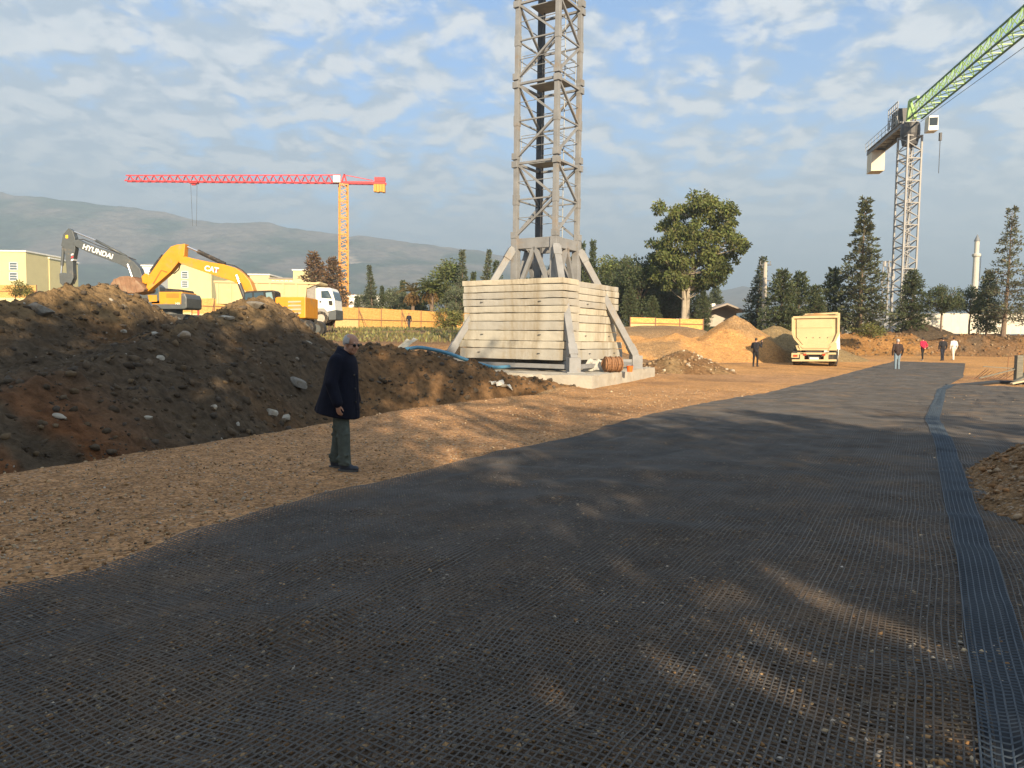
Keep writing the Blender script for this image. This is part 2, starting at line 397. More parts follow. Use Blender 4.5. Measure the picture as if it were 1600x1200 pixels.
C_GRAVEL = np.array([0.40, 0.222, 0.105]); C_ORANGE = np.array([0.47, 0.245, 0.085]); C_BROWN = np.array([0.20, 0.115, 0.055])
C_DARK = np.array([0.092, 0.068, 0.045]); C_RED = np.array([0.19, 0.078, 0.03]); C_GRASS = np.array([0.11, 0.115, 0.04]); C_TAN = np.array([0.30, 0.20, 0.10])
def lerp(a, b, t): return a * (1 - t[..., None]) + b * t[..., None]
def soil_ground(x, y):
    s = lip(y) - x
    c = np.broadcast_to(C_GRAVEL, x.shape + (3,)).copy()
    c = lerp(c, C_ORANGE, smooth(14, 34, y) * smooth(-0.4, 0.5, fbm(x * 0.12, y * 0.12, 3) + 0.35))
    c = lerp(c, C_GRAVEL * 0.62, 0.75 * smooth(0.1, 0.6, fbm(x * 0.35 + 7, y * 0.35, 4)))
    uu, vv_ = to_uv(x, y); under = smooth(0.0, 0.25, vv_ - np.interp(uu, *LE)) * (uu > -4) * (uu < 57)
    c = lerp(c, np.array([0.105, 0.08, 0.06]), under * smooth(34, 12, y) * 0.9)      # compact grey soil under the sheet, rib-gap shade painted into its tone
    L = smooth(0.2, 1.2, s)
    back = lerp(np.broadcast_to(C_BROWN, x.shape + (3,)), C_TAN, smooth(-0.3, 0.5, fbm(x * 0.1 + 3, y * 0.1, 4)))
    back = lerp(back, C_ORANGE * 0.8, 0.8 * smooth(0.15, 0.5, fbm(x * 0.08 + 13, y * 0.16, 4)))
    back = lerp(back, C_GRASS, smooth(-0.1, 0.25, fbm(x * 0.2 + 23, y * 0.2, 4) + 0.25) * smooth(42, 52, y) * smooth(8, 3, x))
    back = lerp(back, C_DARK * 1.4, smooth(26, 22, y) * 0.9)
    c = lerp(c, back, L)
    far = smooth(90, 160, y)
    c = lerp(c, np.array([0.10, 0.105, 0.05]), far)
    g = 1 + 0.22 * fbm(x * 1.1, y * 1.1, 4)
    return np.clip(c * g[..., None], 0.01, 0.9)
def soil_mound(x, y, z):
    c = lerp(np.broadcast_to(C_DARK, x.shape + (3,)), C_BROWN * 0.75, smooth(0.0, 0.5, fbm(x * 0.3 + 4, y * 0.3, 4)))
    c = lerp(c, C_RED, smooth(-0.05, 0.3, fbm(x * 0.7 + 40, y * 0.7, 3) + 0.15) * np.exp(-((x + 6.6) / 1.5) ** 2 - ((y - 10.2) / 1.6) ** 2) * 1.0)
    c = lerp(c, C_BROWN * 0.9, smooth(-5.5, -3.8, x) * 0.9)
    c = lerp(c, C_TAN * 0.8, smooth(19.0, 23, y) * smooth(-9.5, -12, x) * 0.9)  # left crest painted paler, as if sunlit
    c = lerp(c, C_TAN * 0.72, 0.8 * smooth(1.75, 2.5, z + 0.5 * fbm(x * 0.8 + 70, y * 0.8, 3)))  # sunlight on the crest tops put into the colour as tan
    g = 1 + 0.25 * fbm(x * 1.9, y * 1.9, 4)
    return np.clip(c * g[..., None], 0.008, 0.9)

M_SOIL = mat('soil', (0.3, 0.2, 0.1), 0.95, var=0.34, scale=5.0, bump=0.03, bscale=26, spec=0.15, attr='Col', grit=38)
M_DIRT = mat('dug dirt', (0.08, 0.06, 0.04), 0.95, var=0.5, scale=5.0, bump=0.12, bscale=7, spec=0.12, attr='Col')
M_STONE = mat('stone', (0.4, 0.3, 0.2), 0.9, var=0.2, scale=30, spec=0.2, attr='Col')
xs = np.concatenate([-ramp(9, 3500, 0.08, 1.075)[::-1], np.arange(-8.93, 10.95, 0.088), ramp(11, 3500, 0.08, 1.075)])
ys = np.concatenate([np.arange(-80, 1.5, 2.3), np.arange(1.6, 22, 0.088), ramp(22, 6000, 0.08, 1.022)])
X, Y = np.meshgrid(xs, ys)
Z = G(X, Y)
rel = smooth(34, 16, Y) * smooth(0, 1.2, Y)
Z = Z + rel * (0.012 * fbm(X * 6, Y * 6, 3))
mesh_np('ground', np.stack([X, Y, Z], -1).reshape(-1, 3), grid_faces(len(xs), len(ys)), M_SOIL, col=soil_ground(X, Y).reshape(-1, 3), smooth_=True)['kind'] = 'structure'
xs2 = np.concatenate([np.arange(-34, -18, 0.16), np.arange(-18, 3.3, 0.062)]); ys2 = np.concatenate([np.arange(3.0, 26, 0.066), np.arange(26, 34.1, 0.16)]); X2, Y2 = np.meshgrid(xs2, ys2); Z2 = Hm(X2, Y2)
mo = mesh_np('dirt_mound', np.stack([X2, Y2, Z2], -1).reshape(-1, 3), grid_faces(len(xs2), len(ys2)), M_DIRT, col=soil_mound(X2, Y2, Z2).reshape(-1, 3), smooth_=True)
tag(mo, 'long dark brown bank of dug earth with two peaks left of the gravel road', 'dirt bank')

# --- heaps: a sheet over an ellipse, sinking into the ground round its foot
def heap(name, cx, cy, ra, rb, rot, h, m, colf, res, base, power=1.25, rough=0.12, extra=None, span=1.25):
    nx = int(2 * span * ra / res); ny = int(2 * span * rb / res)
    a, b = np.meshgrid(np.linspace(-span, span, nx), np.linspace(-span, span, ny))
    x = cx + a * ra * math.cos(rot) - b * rb * math.sin(rot); y = cy + a * ra * math.sin(rot) + b * rb * math.cos(rot)
    d = np.hypot(a, b) * (1 + 0.16 * fbm(x * 2.2 / ra, y * 2.2 / ra, 3))
    z = h * (1 - d ** power)
    if extra is not None: z = np.maximum(z, extra(x, y))
    am = np.clip(z / h + 0.15, 0, 1) ** 0.5
    z = base(x, y) + z + am * rough * (fbm(x * 1.1, y * 1.1, 4) + 0.5 * fbm(x * 4, y * 4, 3))
    return mesh_np(name, np.stack([x, y, z], -1).reshape(-1, 3), grid_faces(nx, ny), m, col=colf(x, y, z).reshape(-1, 3), smooth_=True), (x, y, z, d)
def c_sand(x, y, z):
    c = lerp(np.broadcast_to(C_ORANGE, x.shape + (3,)), C_TAN * 0.8, 0.7 * smooth(0.15, 0.5, fbm(x * 0.3 + 2, y * 0.3, 3)))
    c = lerp(c, np.array([0.21, 0.155, 0.075]), smooth(17.5, 19.5, x) * 0.9)
    return np.clip(c * (1 + 0.2 * fbm(x * 1.5, y * 1.5, 4))[..., None], 0.01, 1)
sp_, sp_g = heap('sand_pile', 16.3, 54.5, 5.0, 4.6, 0.1, 3.3, M_SOIL, c_sand, 0.16, G, 1.0, 0.16,
                 lambda x, y: np.maximum(1.9 - 0.42 * np.hypot((x - 11.6) * 0.8, y - 53), 2.6 - 0.5 * np.hypot((x - 20.2) * 0.75, y - 57)), span=2.3)
tag(sp_, 'tall orange sand pile beside the beige dump truck', 'sand pile')
def c_rub(x, y, z): return np.clip(lerp(np.broadcast_to(C_BROWN * 0.9, x.shape + (3,)), C_TAN * 0.8, smooth(0, 0.5, fbm(x * 0.9, y * 0.9, 3))) * (1 + 0.25 * fbm(x * 2, y * 2, 4))[..., None], 0.01, 1)
rh, rh_g = heap('rubble_heap', 8.9, 38.2, 3.0, 2.0, 0.35, 1.15, M_DIRT, c_rub, 0.1, G, 1.1, 0.14)
tag(rh, 'low brown rubble heap with pale stones right of the crane base', 'rubble heap')
def c_grav(x, y, z): return np.clip(lerp(np.broadcast_to(np.array([0.21, 0.125, 0.06]), x.shape + (3,)), np.array([0.30, 0.15, 0.06]), smooth(0.1, 0.5, fbm(x * 1.3, y * 1.3, 3))) * (1 + 0.2 * fbm(x * 3, y * 3, 4))[..., None], 0.01, 1)
gp, gp_g = heap('gravel_pile', 7.72, 7.75, 4.9, 2.3, R(60), 1.35, M_SOIL, c_grav, 0.055, G, 1.15, 0.07)
tag(gp, 'brown stony gravel pile heaped on the geogrid at the right edge', 'gravel pile')
dk, dk_g = heap('soil_pile', 40.5, 73.5, 3.6, 2.2, 0.0, 1.15, M_DIRT, lambda x, y, z: np.broadcast_to(C_DARK * 0.9, x.shape + (3,)), 0.14, lambda x, y: x * 0 + 2.45, 1.2, 0.15)
tag(dk, 'dark soil pile on the bank before the white metal hoarding', 'soil pile')
# --- the earth bank along the far side of the site
def Hb(x, y):
    yb = 66.5 + 0.05 * (x - 30) + 1.2 * fbm(x * 0.15, x * 0 + 1, 3)
    t = smooth(0, 1, (y - yb) / 5.0)
    z = 0.35 + 2.0 * t + (0.42 * fbm(x * 0.45, y * 0.45, 4) + 0.22 * np.abs(fbm(x * 1.6, y * 1.6, 3))) * smooth(0.02, 0.3, t)
    return z - 1.0 * smooth(0.02, -0.08, (y - yb) / 5.0) - 5 * smooth(24, 21, x)
xb, yb_ = np.meshgrid(np.arange(20, 90, 0.22), np.arange(62, 88, 0.22)); zb = Hb(xb, yb_)
cb = lerp(np.broadcast_to(C_BROWN * 0.95, xb.shape + (3,)), C_ORANGE * 0.62, smooth(0.0, 0.4, fbm(xb * 0.16, yb_ * 0.16, 4) + 0.5 * smooth(42, 34, xb)))
cb = lerp(cb, C_DARK * 1.2, 0.8 * smooth(0.15, 0.5, fbm(xb * 0.4 + 9, yb_ * 0.4, 3))); cb = cb * (1 + 0.3 * fbm(xb * 1.4, yb_ * 1.4, 4))[..., None]
eb = mesh_np('earth_bank', np.stack([xb, yb_, zb], -1).reshape(-1, 3), grid_faces(xb.shape[1], xb.shape[0]), M_DIRT, col=np.clip(cb, 0.01, 1).reshape(-1, 3), smooth_=True)
eb['kind'] = 'structure'

# --- loose stones and clods
def pal(n, cs, jit=0.25):
    c = np.array(cs)[RNG.integers(0, len(cs), n)]; return np.clip(c * RNG.uniform(1 - jit, 1 + jit, (n, 1)), 0.01, 0.85)
GC = [(0.36, 0.22, 0.105), (0.30, 0.17, 0.075), (0.40, 0.27, 0.15), (0.24, 0.145, 0.075), (0.42, 0.32, 0.20), (0.30, 0.24, 0.17)]
n = 22000
d = 2.2 + 24 * RNG.random(n) ** 1.7; sx = RNG.uniform(-0.78, 0.80, n) * d
s_ = lip(d) - sx; ok = (s_ < 0.9); px_, py_ = sx[ok], d[ok]
# thicker on the open gravel than under the sheet
cl = fbm(px_ * 0.8, py_ * 0.8, 3); ok = cl > RNG.uniform(-0.9, 0.35, len(cl)); px_, py_ = px_[ok], py_[ok]
sz = 0.006 + 0.015 * RNG.random(len(px_)) ** 3.0 + 0.0004 * py_
big_ = RNG.random(len(px_)) < 0.005; sz[big_] *= 1.6
gs = stones('gravel', np.stack([px_, py_, G(px_, py_)], -1), sz, pal(len(px_), GC), M_STONE)
tag(gs, 'loose stones strewn over the gravel road', 'gravel', kind='stuff')
n = 16000                                      # small pale chippings showing through the meshes of the sheet
d = 2.3 + 9.5 * RNG.random(n) ** 1.4; sx = RNG.uniform(-0.72, 0.74, n) * d; cl = fbm(sx * 1.1 + 60, d * 1.1, 3); ok = (lip(d) - sx < -0.2) & (cl > RNG.uniform(-0.7, 0.6, n)); px_, py_ = sx[ok], d[ok]
gs2 = stones('chippings', np.stack([px_, py_, G(px_, py_) + 0.006], -1), 0.005 + 0.011 * RNG.random(len(px_)) ** 3, pal(len(px_), [(0.34, 0.26, 0.17), (0.36, 0.31, 0.24), (0.30, 0.19, 0.10), (0.40, 0.36, 0.31), (0.12, 0.10, 0.08), (0.20, 0.15, 0.10), (0.24, 0.17, 0.10)]), M_STONE, (0.5, 1.0))
tag(gs2, 'pale stone chippings showing through the geogrid meshes', 'chippings', kind='stuff')
n = 26000
px_ = -34 * RNG.random(n) ** 1.25 + 2.5; py_ = RNG.uniform(6, 26, n); z_ = Hm(px_, py_); ok = (z_ > -0.6) & (lip(py_) - px_ > 0.3) & (px_ > -0.80 * py_ - 1)
px_, py_, z_ = px_[ok], py_[ok], z_[ok]; sz = 0.018 + 0.085 * RNG.random(len(px_)) ** 4.5
cc = pal(len(px_), [(0.075, 0.056, 0.037), (0.10, 0.075, 0.05), (0.06, 0.045, 0.03), (0.12, 0.085, 0.05), (0.085, 0.07, 0.055)])
lt = RNG.random(len(px_)) < 0.02; cc[lt] = pal(lt.sum(), [(0.36, 0.34, 0.30), (0.28, 0.26, 0.22), (0.22, 0.19, 0.15)])
cl_ = stones('clods', np.stack([px_, py_, z_], -1), sz, cc, M_STONE, (0.5, 1.0), 0.1)
tag(cl_, 'clods and small stones over the dark dirt bank', 'clods', kind='stuff')
def on_heap(g, n, smin, smax, cs, lim=1.02):
    x, y, z, d = (q.ravel() for q in g); k = np.where(d < lim)[0]; k = k[RNG.integers(0, len(k), n)]
    p = np.stack([x[k], y[k], z[k]], -1) + RNG.normal(0, 0.02, (n, 3)) * [1, 1, 0]
    return p, smin + (smax - smin) * RNG.random(n) ** 4, pal(n, cs)
p, s_, c_ = on_heap(gp_g, 7500, 0.008, 0.058, [(0.22, 0.13, 0.065), (0.26, 0.145, 0.07), (0.18, 0.105, 0.05), (0.30, 0.22, 0.145), (0.23, 0.14, 0.075)])
tag(stones('pebbles', p, s_, c_, M_STONE, (0.3, 0.7)), 'stones covering the gravel pile at the right edge', 'pebbles', kind='stuff')
p, s_, c_ = on_heap(rh_g, 420, 0.02, 0.13, [(0.20, 0.13, 0.075), (0.22, 0.15, 0.085), (0.26, 0.18, 0.10), (0.42, 0.36, 0.27)])
tag(stones('rubble', p, s_, c_, M_STONE), 'pale broken stones over the rubble heap by the crane base', 'rubble', kind='stuff')
n = 4200; px_ = RNG.uniform(24, 62, n); py_ = 66.2 + 0.05 * (px_ - 30) + RNG.random(n) * 6; z_ = Hb(px_, py_)
tag(stones('rubble', np.stack([px_, py_, z_], -1), 0.03 + 0.15 * RNG.random(n) ** 6, pal(n, [(0.17, 0.105, 0.05), (0.22, 0.11, 0.04), (0.13, 0.085, 0.05), (0.24, 0.17, 0.10), (0.15, 0.10, 0.05)]), M_STONE, (0.6, 1.2)),
    'broken clods and stones over the far earth bank', 'rubble', kind='stuff')

# =================================================================== GEOGRID SHEETS
M_GRID = mat('geogrid', (0.088, 0.082, 0.077), 0.6, var=0.35, scale=1.2, spec=0.25, dirt=(0.15, 0.112, 0.08), dirt_amt=0.36)
def sheet_z(x, y, lift):
    hp_x, hp_y = x, y
    return G(x, y) + lift + 0.014 * (0.5 + fbm(x * 2.3 + 50, y * 2.3, 2)) + 0.05 * np.maximum(0, fbm(x * 0.9 + 80, y * 1.4, 2)) * smooth(40, 15, y) + 0.10 * smooth(22, 38, y)
def geogrid(name, left, right, u0, u1, lift, label, pitch=0.036, wl_=0.0088, wc=0.0078, seed=0, pitch_c=0.043, m=None, wob=1.0):
    """woven sheet: lengthwise and cross ribs as raised strips that follow the ground"""
    vv, ff = [], []; base = 0
    def pt(u, t):
        a = np.interp(u, *left); b = np.interp(u, *right) if not np.isscalar(right) else a + right
        v = a * (1 - t) + b * t + wob * (0.026 * fbm(u * 0.8 + seed, t * 4 * wob + 3, 2) + 0.006 * fbm(u * 3 + seed, t * 9 * wob, 2))
        uu = u + 0.06 * fbm(u * 0.5 + seed, t * 5 + 7, 2) + 0.02 * fbm(u * 1.7 + 3, t * 14 + seed, 2)
        return O2[0] + ALONG[0] * uu + ACROSS[0] * v, O2[1] + ALONG[1] * uu + ACROSS[1] * v
    def strips(U, T, width, h):
        # U, T: (ribs, samples); each strip gets a left edge, a raised middle and a right edge
        nonlocal base
        x, y = pt(U, T); dx = np.gradient(x, axis=1); dy = np.gradient(y, axis=1); L = np.hypot(dx, dy) + 1e-9
        nx_, ny_ = -dy / L, dx / L; rows = []
        for o, dz in ((-0.5, 0.0), (0.0, h), (0.5, 0.0)):
            X_, Y_ = x + nx_ * width * o, y + ny_ * width * o; rows.append(np.stack([X_, Y_, sheet_z(X_, Y_, lift) + dz], -1))
        V = np.stack(rows, 2); nr, ns = U.shape; vv.append(V.reshape(-1, 3))
        i = np.arange(nr * ns * 3).reshape(nr, ns, 3) + base
        for k in (0, 1): ff.append(np.stack([i[:, :-1, k], i[:, 1:, k], i[:, 1:, k + 1], i[:, :-1, k + 1]], -1).reshape(-1, 4))
        base += nr * ns * 3
    width = abs((np.interp(6.0, *right) if not np.isscalar(right) else np.interp(6.0, *left) + right) - np.interp(6.0, *left))
    nl = int(width / pitch)
    us = np.concatenate([np.arange(u0, min(u1, 14), 0.16), np.arange(14, u1, 0.4)]) if u1 > 14 else np.arange(u0, u1, 0.16)
    t = (np.arange(nl + 1) / nl)
    strips(np.broadcast_to(us, (nl + 1, len(us))).copy(), np.broadcast_to(t[:, None], (nl + 1, len(us))).copy(), wl_, 0.005)
    uc = np.arange(u0, u1, pitch_c); ns = max(6, int(width / 0.22))
    strips(np.broadcast_to(uc[:, None], (len(uc), ns)).copy(), np.broadcast_to(np.linspace(0, 1, ns), (len(uc), ns)).copy(), wc, 0.005)
    o = mesh_np(name, np.concatenate(vv), np.concatenate(ff), m or M_GRID)
    return tag(o, label, 'geogrid')
OV = 0.25                                    # the neighbouring sheet laps this far under the first
BLr = (BL[0], [q + OV for q in BL[1]])
geogrid('geogrid_sheet', LE, (BL[0], [q + 0.02 for q in BL[1]]), -2.2, 55.0, 0.014, 'wide black geogrid sheet laid along the middle of the road')
M_BLUE = mat('blue grey geogrid', (0.045, 0.062, 0.082), 0.55, var=0.2, scale=2.0, spec=0.4); M_NAVY = mat('navy geotextile', (0.016, 0.021, 0.030), 0.8, var=0.3, scale=3.0)
BLs = (BL[0], [q - 0.02 for q in BL[1]])
ovl = geogrid('geogrid_overlap', BLs, BLr, -2.0, 30.5, 0.026, 'dark blue overlap strip where the two geogrid sheets meet', pitch=0.034, m=M_BLUE, seed=9, wl_=0.0088, wob=0.25)
us_ = np.arange(-2.0, 30.5, 0.12); ts_ = np.linspace(0, 1, 7); UU, TT = np.meshgrid(us_, ts_, indexing='ij'); VV = np.interp(UU, *BLs) * (1 - TT) + np.interp(UU, *BLr) * TT
bx_, by_ = O2[0] + ALONG[0] * UU + ACROSS[0] * VV, O2[1] + ALONG[1] * UU + ACROSS[1] * VV
mesh_np('backing', np.stack([bx_, by_, sheet_z(bx_, by_, 0.012)], -1).reshape(-1, 3), grid_faces(7, len(us_)), M_NAVY, ovl, smooth_=True)
geogrid('geogrid_sheet', BLr, 5.2, -1.5, 31.0, 0.006, 'black geogrid sheet along the right edge under the gravel pile', seed=5)
M_CLOTH = mat('geotextile', (0.018, 0.02, 0.024), 0.55, var=0.3, scale=4)
# rolled front edge of the right sheet, a dark low hump
rb = MB(); pts = [atz(1478, 603), atz(1520, 602), atz(1560, 599), atz(1610, 600), atz(1660, 604)]
pp = []
for a_, b_ in zip(pts[:-1], pts[1:]):
    for t in (0, 0.25, 0.5, 0.75): q = a_.lerp(b_, t); q.z = float(G(q.x, q.y)) + 0.05; pp.append(q)
rb.tube(pp, [0.05 + 0.06 * math.sin(math.pi * i / (len(pp) - 1)) ** 2 for i in range(len(pp))], 10)
tag(rb.build('geogrid_roll', M_CLOTH, smooth_=True), 'low black roll at the far end of the right geogrid sheet', 'geogrid roll')

# =================================================================== HILLS
HP = [(-500, 330), (-250, 300), (-60, 292), (0, 300), (60, 308), (150, 318), (240, 328), (300, 342), (350, 350), (420, 350), (480, 358), (560, 368), (640, 377), (700, 385), (750, 392), (800, 402), (880, 418), (960, 438), (1040, 452), (1120, 455), (1160, 448), (1220, 462), (1350, 474), (1500, 480), (1700, 478), (2000, 470)]
YR = 2700.0
hx = np.array([at(px, 500, YR).x for px, _ in HP]); hzv = np.array([at(px, py, YR).z for px, py in HP])
gx, gy = np.meshgrid(np.linspace(hx[0], hx[-1], 340), np.linspace(1150, 3300, 120))
ridge = np.interp(gx, hx, hzv); tt = (gy - 1250) / (YR - 1250)
prof = np.where(tt < 1, np.clip(tt, 0, 1) ** 1.25, 1 - 0.9 * (tt - 1) ** 1.5)
gul = fbm(gx / 340, gy / 420, 5)
hzz = ridge * prof * (1 + 0.20 * gul * np.clip(1.15 - tt, 0, 1)) + 7 * fbm(gx / 60, gy / 60, 4) * np.clip(tt * 4, 0, 1) - 20 * (tt < 0)
hc = lerp(np.broadcast_to(np.array([0.065, 0.085, 0.05]), gx.shape + (3,)), np.array([0.19, 0.16, 0.125]), smooth(-0.2, 0.35, fbm(gx / 150 + 5, gy / 210, 5) + 0.6 * (tt - 0.6)))
trk = np.abs(gx - np.interp(gy, [1400, 1900, 2250, 2450], [-380, -560, -480, -560])); hc = lerp(hc, np.array([0.42, 0.34, 0.25]), smooth(16, 6, trk) * smooth(2500, 2400, gy))
ho = mesh_np('hill', np.stack([gx, gy, hzz], -1).reshape(-1, 3), grid_faces(340, 120), mat('hillside', (0.1, 0.1, 0.06), 0.95, var=0.55, scale=0.035, spec=0.1, attr='Col', bump=6.0, bscale=0.06), col=hc.reshape(-1, 3), smooth_=True)
ho['kind'] = 'structure'

# =================================================================== HAZE
hm = bpy.data.materials.new('haze'); hm.use_nodes = True; ht = hm.node_tree; ht.nodes.clear()
pv = ht.nodes.new('ShaderNodeVolumePrincipled'); oo = ht.nodes.new('ShaderNodeOutputMaterial'); ht.links.new(pv.outputs[0], oo.inputs['Volume'])
HAZE_DENSITY = 4.4e-4
pv.inputs['Color'].default_value = (0.64, 0.83, 1.0, 1); pv.inputs['Density'].default_value = HAZE_DENSITY; pv.inputs['Anisotropy'].default_value = 0.15
hb = MB(); hb.box((0, 2900, 293), (8200, 6600, 590)); hz_o = hb.build('haze', hm); hz_o['kind'] = 'stuff'

# =================================================================== CENTRAL TOWER CRANE
M_STEEL = mat('weathered grey steel', (0.20, 0.203, 0.205), 0.6, 0.0, var=0.22, scale=2.0, dirt=(0.22, 0.17, 0.12), dirt_amt=0.2, bump=0.003, bscale=20)
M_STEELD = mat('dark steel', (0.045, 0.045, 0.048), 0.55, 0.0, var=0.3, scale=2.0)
M_GALV = mat('galvanised', (0.27, 0.285, 0.29), 0.6, 0.2, var=0.2, scale=3)
M_CONC = mat('concrete', (0.40, 0.37, 0.31), 0.9, var=0.16, scale=1.6, dirt=(0.32, 0.27, 0.19), dirt_amt=0.35, bump=0.02, bscale=14, spec=0.2)
CX, CY = 1.36, 31.0; SIDE = 1.85
e1 = Vector((0.843, -0.538, 0)); e2 = Vector((0.538, 0.843, 0))     # mast faces: e1 runs left-to-near corner, e2 near-to-right
MC = Vector((CX, CY, 0))
def mp(a, b, z): return MC + e1 * a + e2 * b + Vector((0, 0, z))
hs = SIDE / 2
CORN = [(-hs, -hs), (hs, -hs), (hs, hs), (-hs, hs)]       # left, near, right, far
crane = empty('tower_crane', mp(0, 0, 0.45))
tag(crane, 'grey lattice mast of the central tower crane on its ballasted cross base', 'tower crane')
INV = Vector((0, 0, 0)) - crane.location
def rel(p): return Vector(p) + INV
def face_ends(k, z): a, b = CORN[k], CORN[(k + 1) % 4]; return mp(a[0], a[1], z), mp(b[0], b[1], z)
SECT = 3.17; Z0 = 5.75
def mast_section(z0, z1, par, ladder=True):
    ch = MB()
    for k, (a, b) in enumerate(CORN):
        if k == 3: continue
        ch.beam(rel(mp(a, b, z0)), rel(mp(a, b, z1)), 0.19, 0.19, e1)
        for zz_ in (z0 + 0.02, z1 - 0.30): ch.box(rel(mp(a * 1.03, b * 1.03, zz_ + 0.14)), (0.26, 0.26, 0.26), Matrix.Rotation(math.atan2(e1.y, e1.x), 3, 'Z'))
        ch.box(rel(mp(a, b, (z0 + z1) / 2)), (0.225, 0.225, 0.42), Matrix.Rotation(math.atan2(e1.y, e1.x), 3, 'Z'))
    sec = ch.build('mast_section', M_STEEL, par, bevel=0.012)
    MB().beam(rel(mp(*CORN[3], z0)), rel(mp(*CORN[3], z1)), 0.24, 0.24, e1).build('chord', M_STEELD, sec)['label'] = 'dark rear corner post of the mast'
    zm = (z0 + z1) / 2
    for k in range(4):
        a0, b0 = face_ends(k, z0 + 0.12); a1, b1 = face_ends(k, z1 - 0.12); am, bm_ = face_ends(k, zm)
        if k % 2: a0, b0, a1, b1, am, bm_ = b0, a0, b1, a1, bm_, am
        if k == 1: a0, b0, a1, b1, am, bm_ = b0, a0, b1, a1, bm_, am
        for p, q, wd in ((a1, bm_, 0.095), (bm_, a0, 0.095), (am, bm_, 0.065), (a1, b1, 0.10), (b1.lerp(bm_, 0.5), a1.lerp(am, 0.5), 0.03), (b0.lerp(bm_, 0.5), a0.lerp(am, 0.5), 0.03)):
            MB().beam(rel(p), rel(q), wd, wd * 0.85).build('brace', M_STEEL, sec)
    pl = MB(); pl.box(rel(mp(0, 0.15, z1 - 0.02)), (SIDE * 0.8, SIDE * 0.5, 0.03), Matrix.Rotation(math.atan2(e1.y, e1.x), 3, 'Z'))
    pf = pl.build('platform', M_GALV, sec)
    rl = MB()
    for hh in (0.55, 1.0):
        for k in (0, 1, 2): p, q = face_ends(k, z1 + hh); p = MC + (p - MC) * 0.86; q = MC + (q - MC) * 0.86; p.z = q.z = z1 + hh; rl.tube([rel(p), rel(q)], 0.016, 5)
    for k in (0, 1, 2): p = mp(CORN[k][0] * 0.86, CORN[k][1] * 0.86, z1); rl.tube([rel(p), rel(p + Vector((0, 0, 1.0)))], 0.016, 5)
    rl.build('handrail', M_GALV, pf)
    if ladder:
        ld = MB()
        for s in (-0.2, 0.2): ld.tube([rel(mp(0.35 + s, 0.35, z0)), rel(mp(0.35 + s, 0.35, z1))], 0.022, 5)
        z = z0 + 0.15
        while z < z1: ld.tube([rel(mp(0.15, 0.35, z)), rel(mp(0.55, 0.35, z))], 0.014, 5); z += 0.28
        ld.build('ladder', M_GALV, sec)
    return sec
for i in range(5): mast_section(Z0 + i * SECT, Z0 + (i + 1) * SECT, crane)
# base section: heavy posts, portal beams and crossed braces down to the cross frame
bs = MB()
for k, (a, b) in enumerate(CORN): bs.beam(rel(mp(a, b, 0.6)), rel(mp(a, b, Z0 + 0.02)), 0.30, 0.30, e1)
for k in range(4):
    p, q = face_ends(k, Z0 - 0.2); bs.beam(rel(p), rel(q), 0.16, 0.42); p, q = face_ends(k, 0.9); bs.beam(rel(p), rel(q), 0.2, 0.3)
bsec = bs.build('base_section', M_STEEL, crane, bevel=0.015)
for k in range(4):
    a0, b0 = face_ends(k, 3.3); a1, b1 = face_ends(k, Z0 - 0.35); c0, d0 = face_ends(k, 1.0)
    m0 = (a1 + b1) / 2
    for p, q in ((m0, a0), (m0, b0), ((c0 + d0) / 2, a0), ((c0 + d0) / 2, b0)):
        MB().beam(rel(p), rel(q), 0.17, 0.15).build('brace', M_STEEL, bsec)
    p, q = face_ends(k, 3.3); MB().beam(rel(p), rel(q), 0.12, 0.16).build('brace', M_STEEL, bsec)
ARM = 4.06
for k, (a, b) in enumerate(CORN):
    dgn = (e1 * a + e2 * b).normalized(); foot = MC + dgn * ARM
    t = mp(a, b, Z0 - 0.35) + dgn * 0.1
    sb_ = MB(); sb_.beam(rel(t), rel(foot + Vector((0, 0, 0.95))), 0.27, 0.27, dgn); so_ = sb_.build('strut', M_STEEL, crane, bevel=0.015)
    pl_ = MB(); dd = (foot + Vector((0, 0, 0.95)) - t)
    for tt_ in (0.06, 0.93): c = t + dd * tt_; MB().beam(rel(c - dd.normalized() * 0.22), rel(c + dd.normalized() * 0.22), 0.34, 0.31, dgn).build('joint_plate', M_STEEL, so_, bevel=0.01)
    ab = MB(); ab.beam(rel(MC + Vector((0, 0, 0.72))), rel(foot + Vector((0, 0, 0.72))), 0.32, 0.26); ab.build('cross_beam', M_STEEL, crane, bevel=0.01)
    ft = MB(); Mz = Matrix.Rotation(math.atan2(dgn.y, dgn.x), 3, 'Z'); ft.box(rel(foot + Vector((0, 0, 0.74))), (0.46, 0.44, 0.54), Mz); ft.box(rel(foot + Vector((0, 0, 0.475))), (0.66, 0.66, 0.04), Mz)
    ft.build('foot', M_STEEL, crane, bevel=0.012)
for k in range(4):
    a, b = CORN[k], CORN[(k + 1) % 4]; p = MC + (e1 * a[0] + e2 * a[1]).normalized() * (ARM - 0.2); q = MC + (e1 * b[0] + e2 * b[1]).normalized() * (ARM - 0.2)
    MB().beam(rel(p + Vector((0, 0, 0.66))), rel(q + Vector((0, 0, 0.66))), 0.16, 0.16).build('tie_beam', M_STEEL, crane)
cb_ = MB(); cb_.tube([rel(mp(-0.55, 0.5, 0.8)), rel(mp(-0.55, 0.5, Z0 + 5 * SECT))], 0.025, 6); cb_.build('power_cable', M_STEELD, crane)

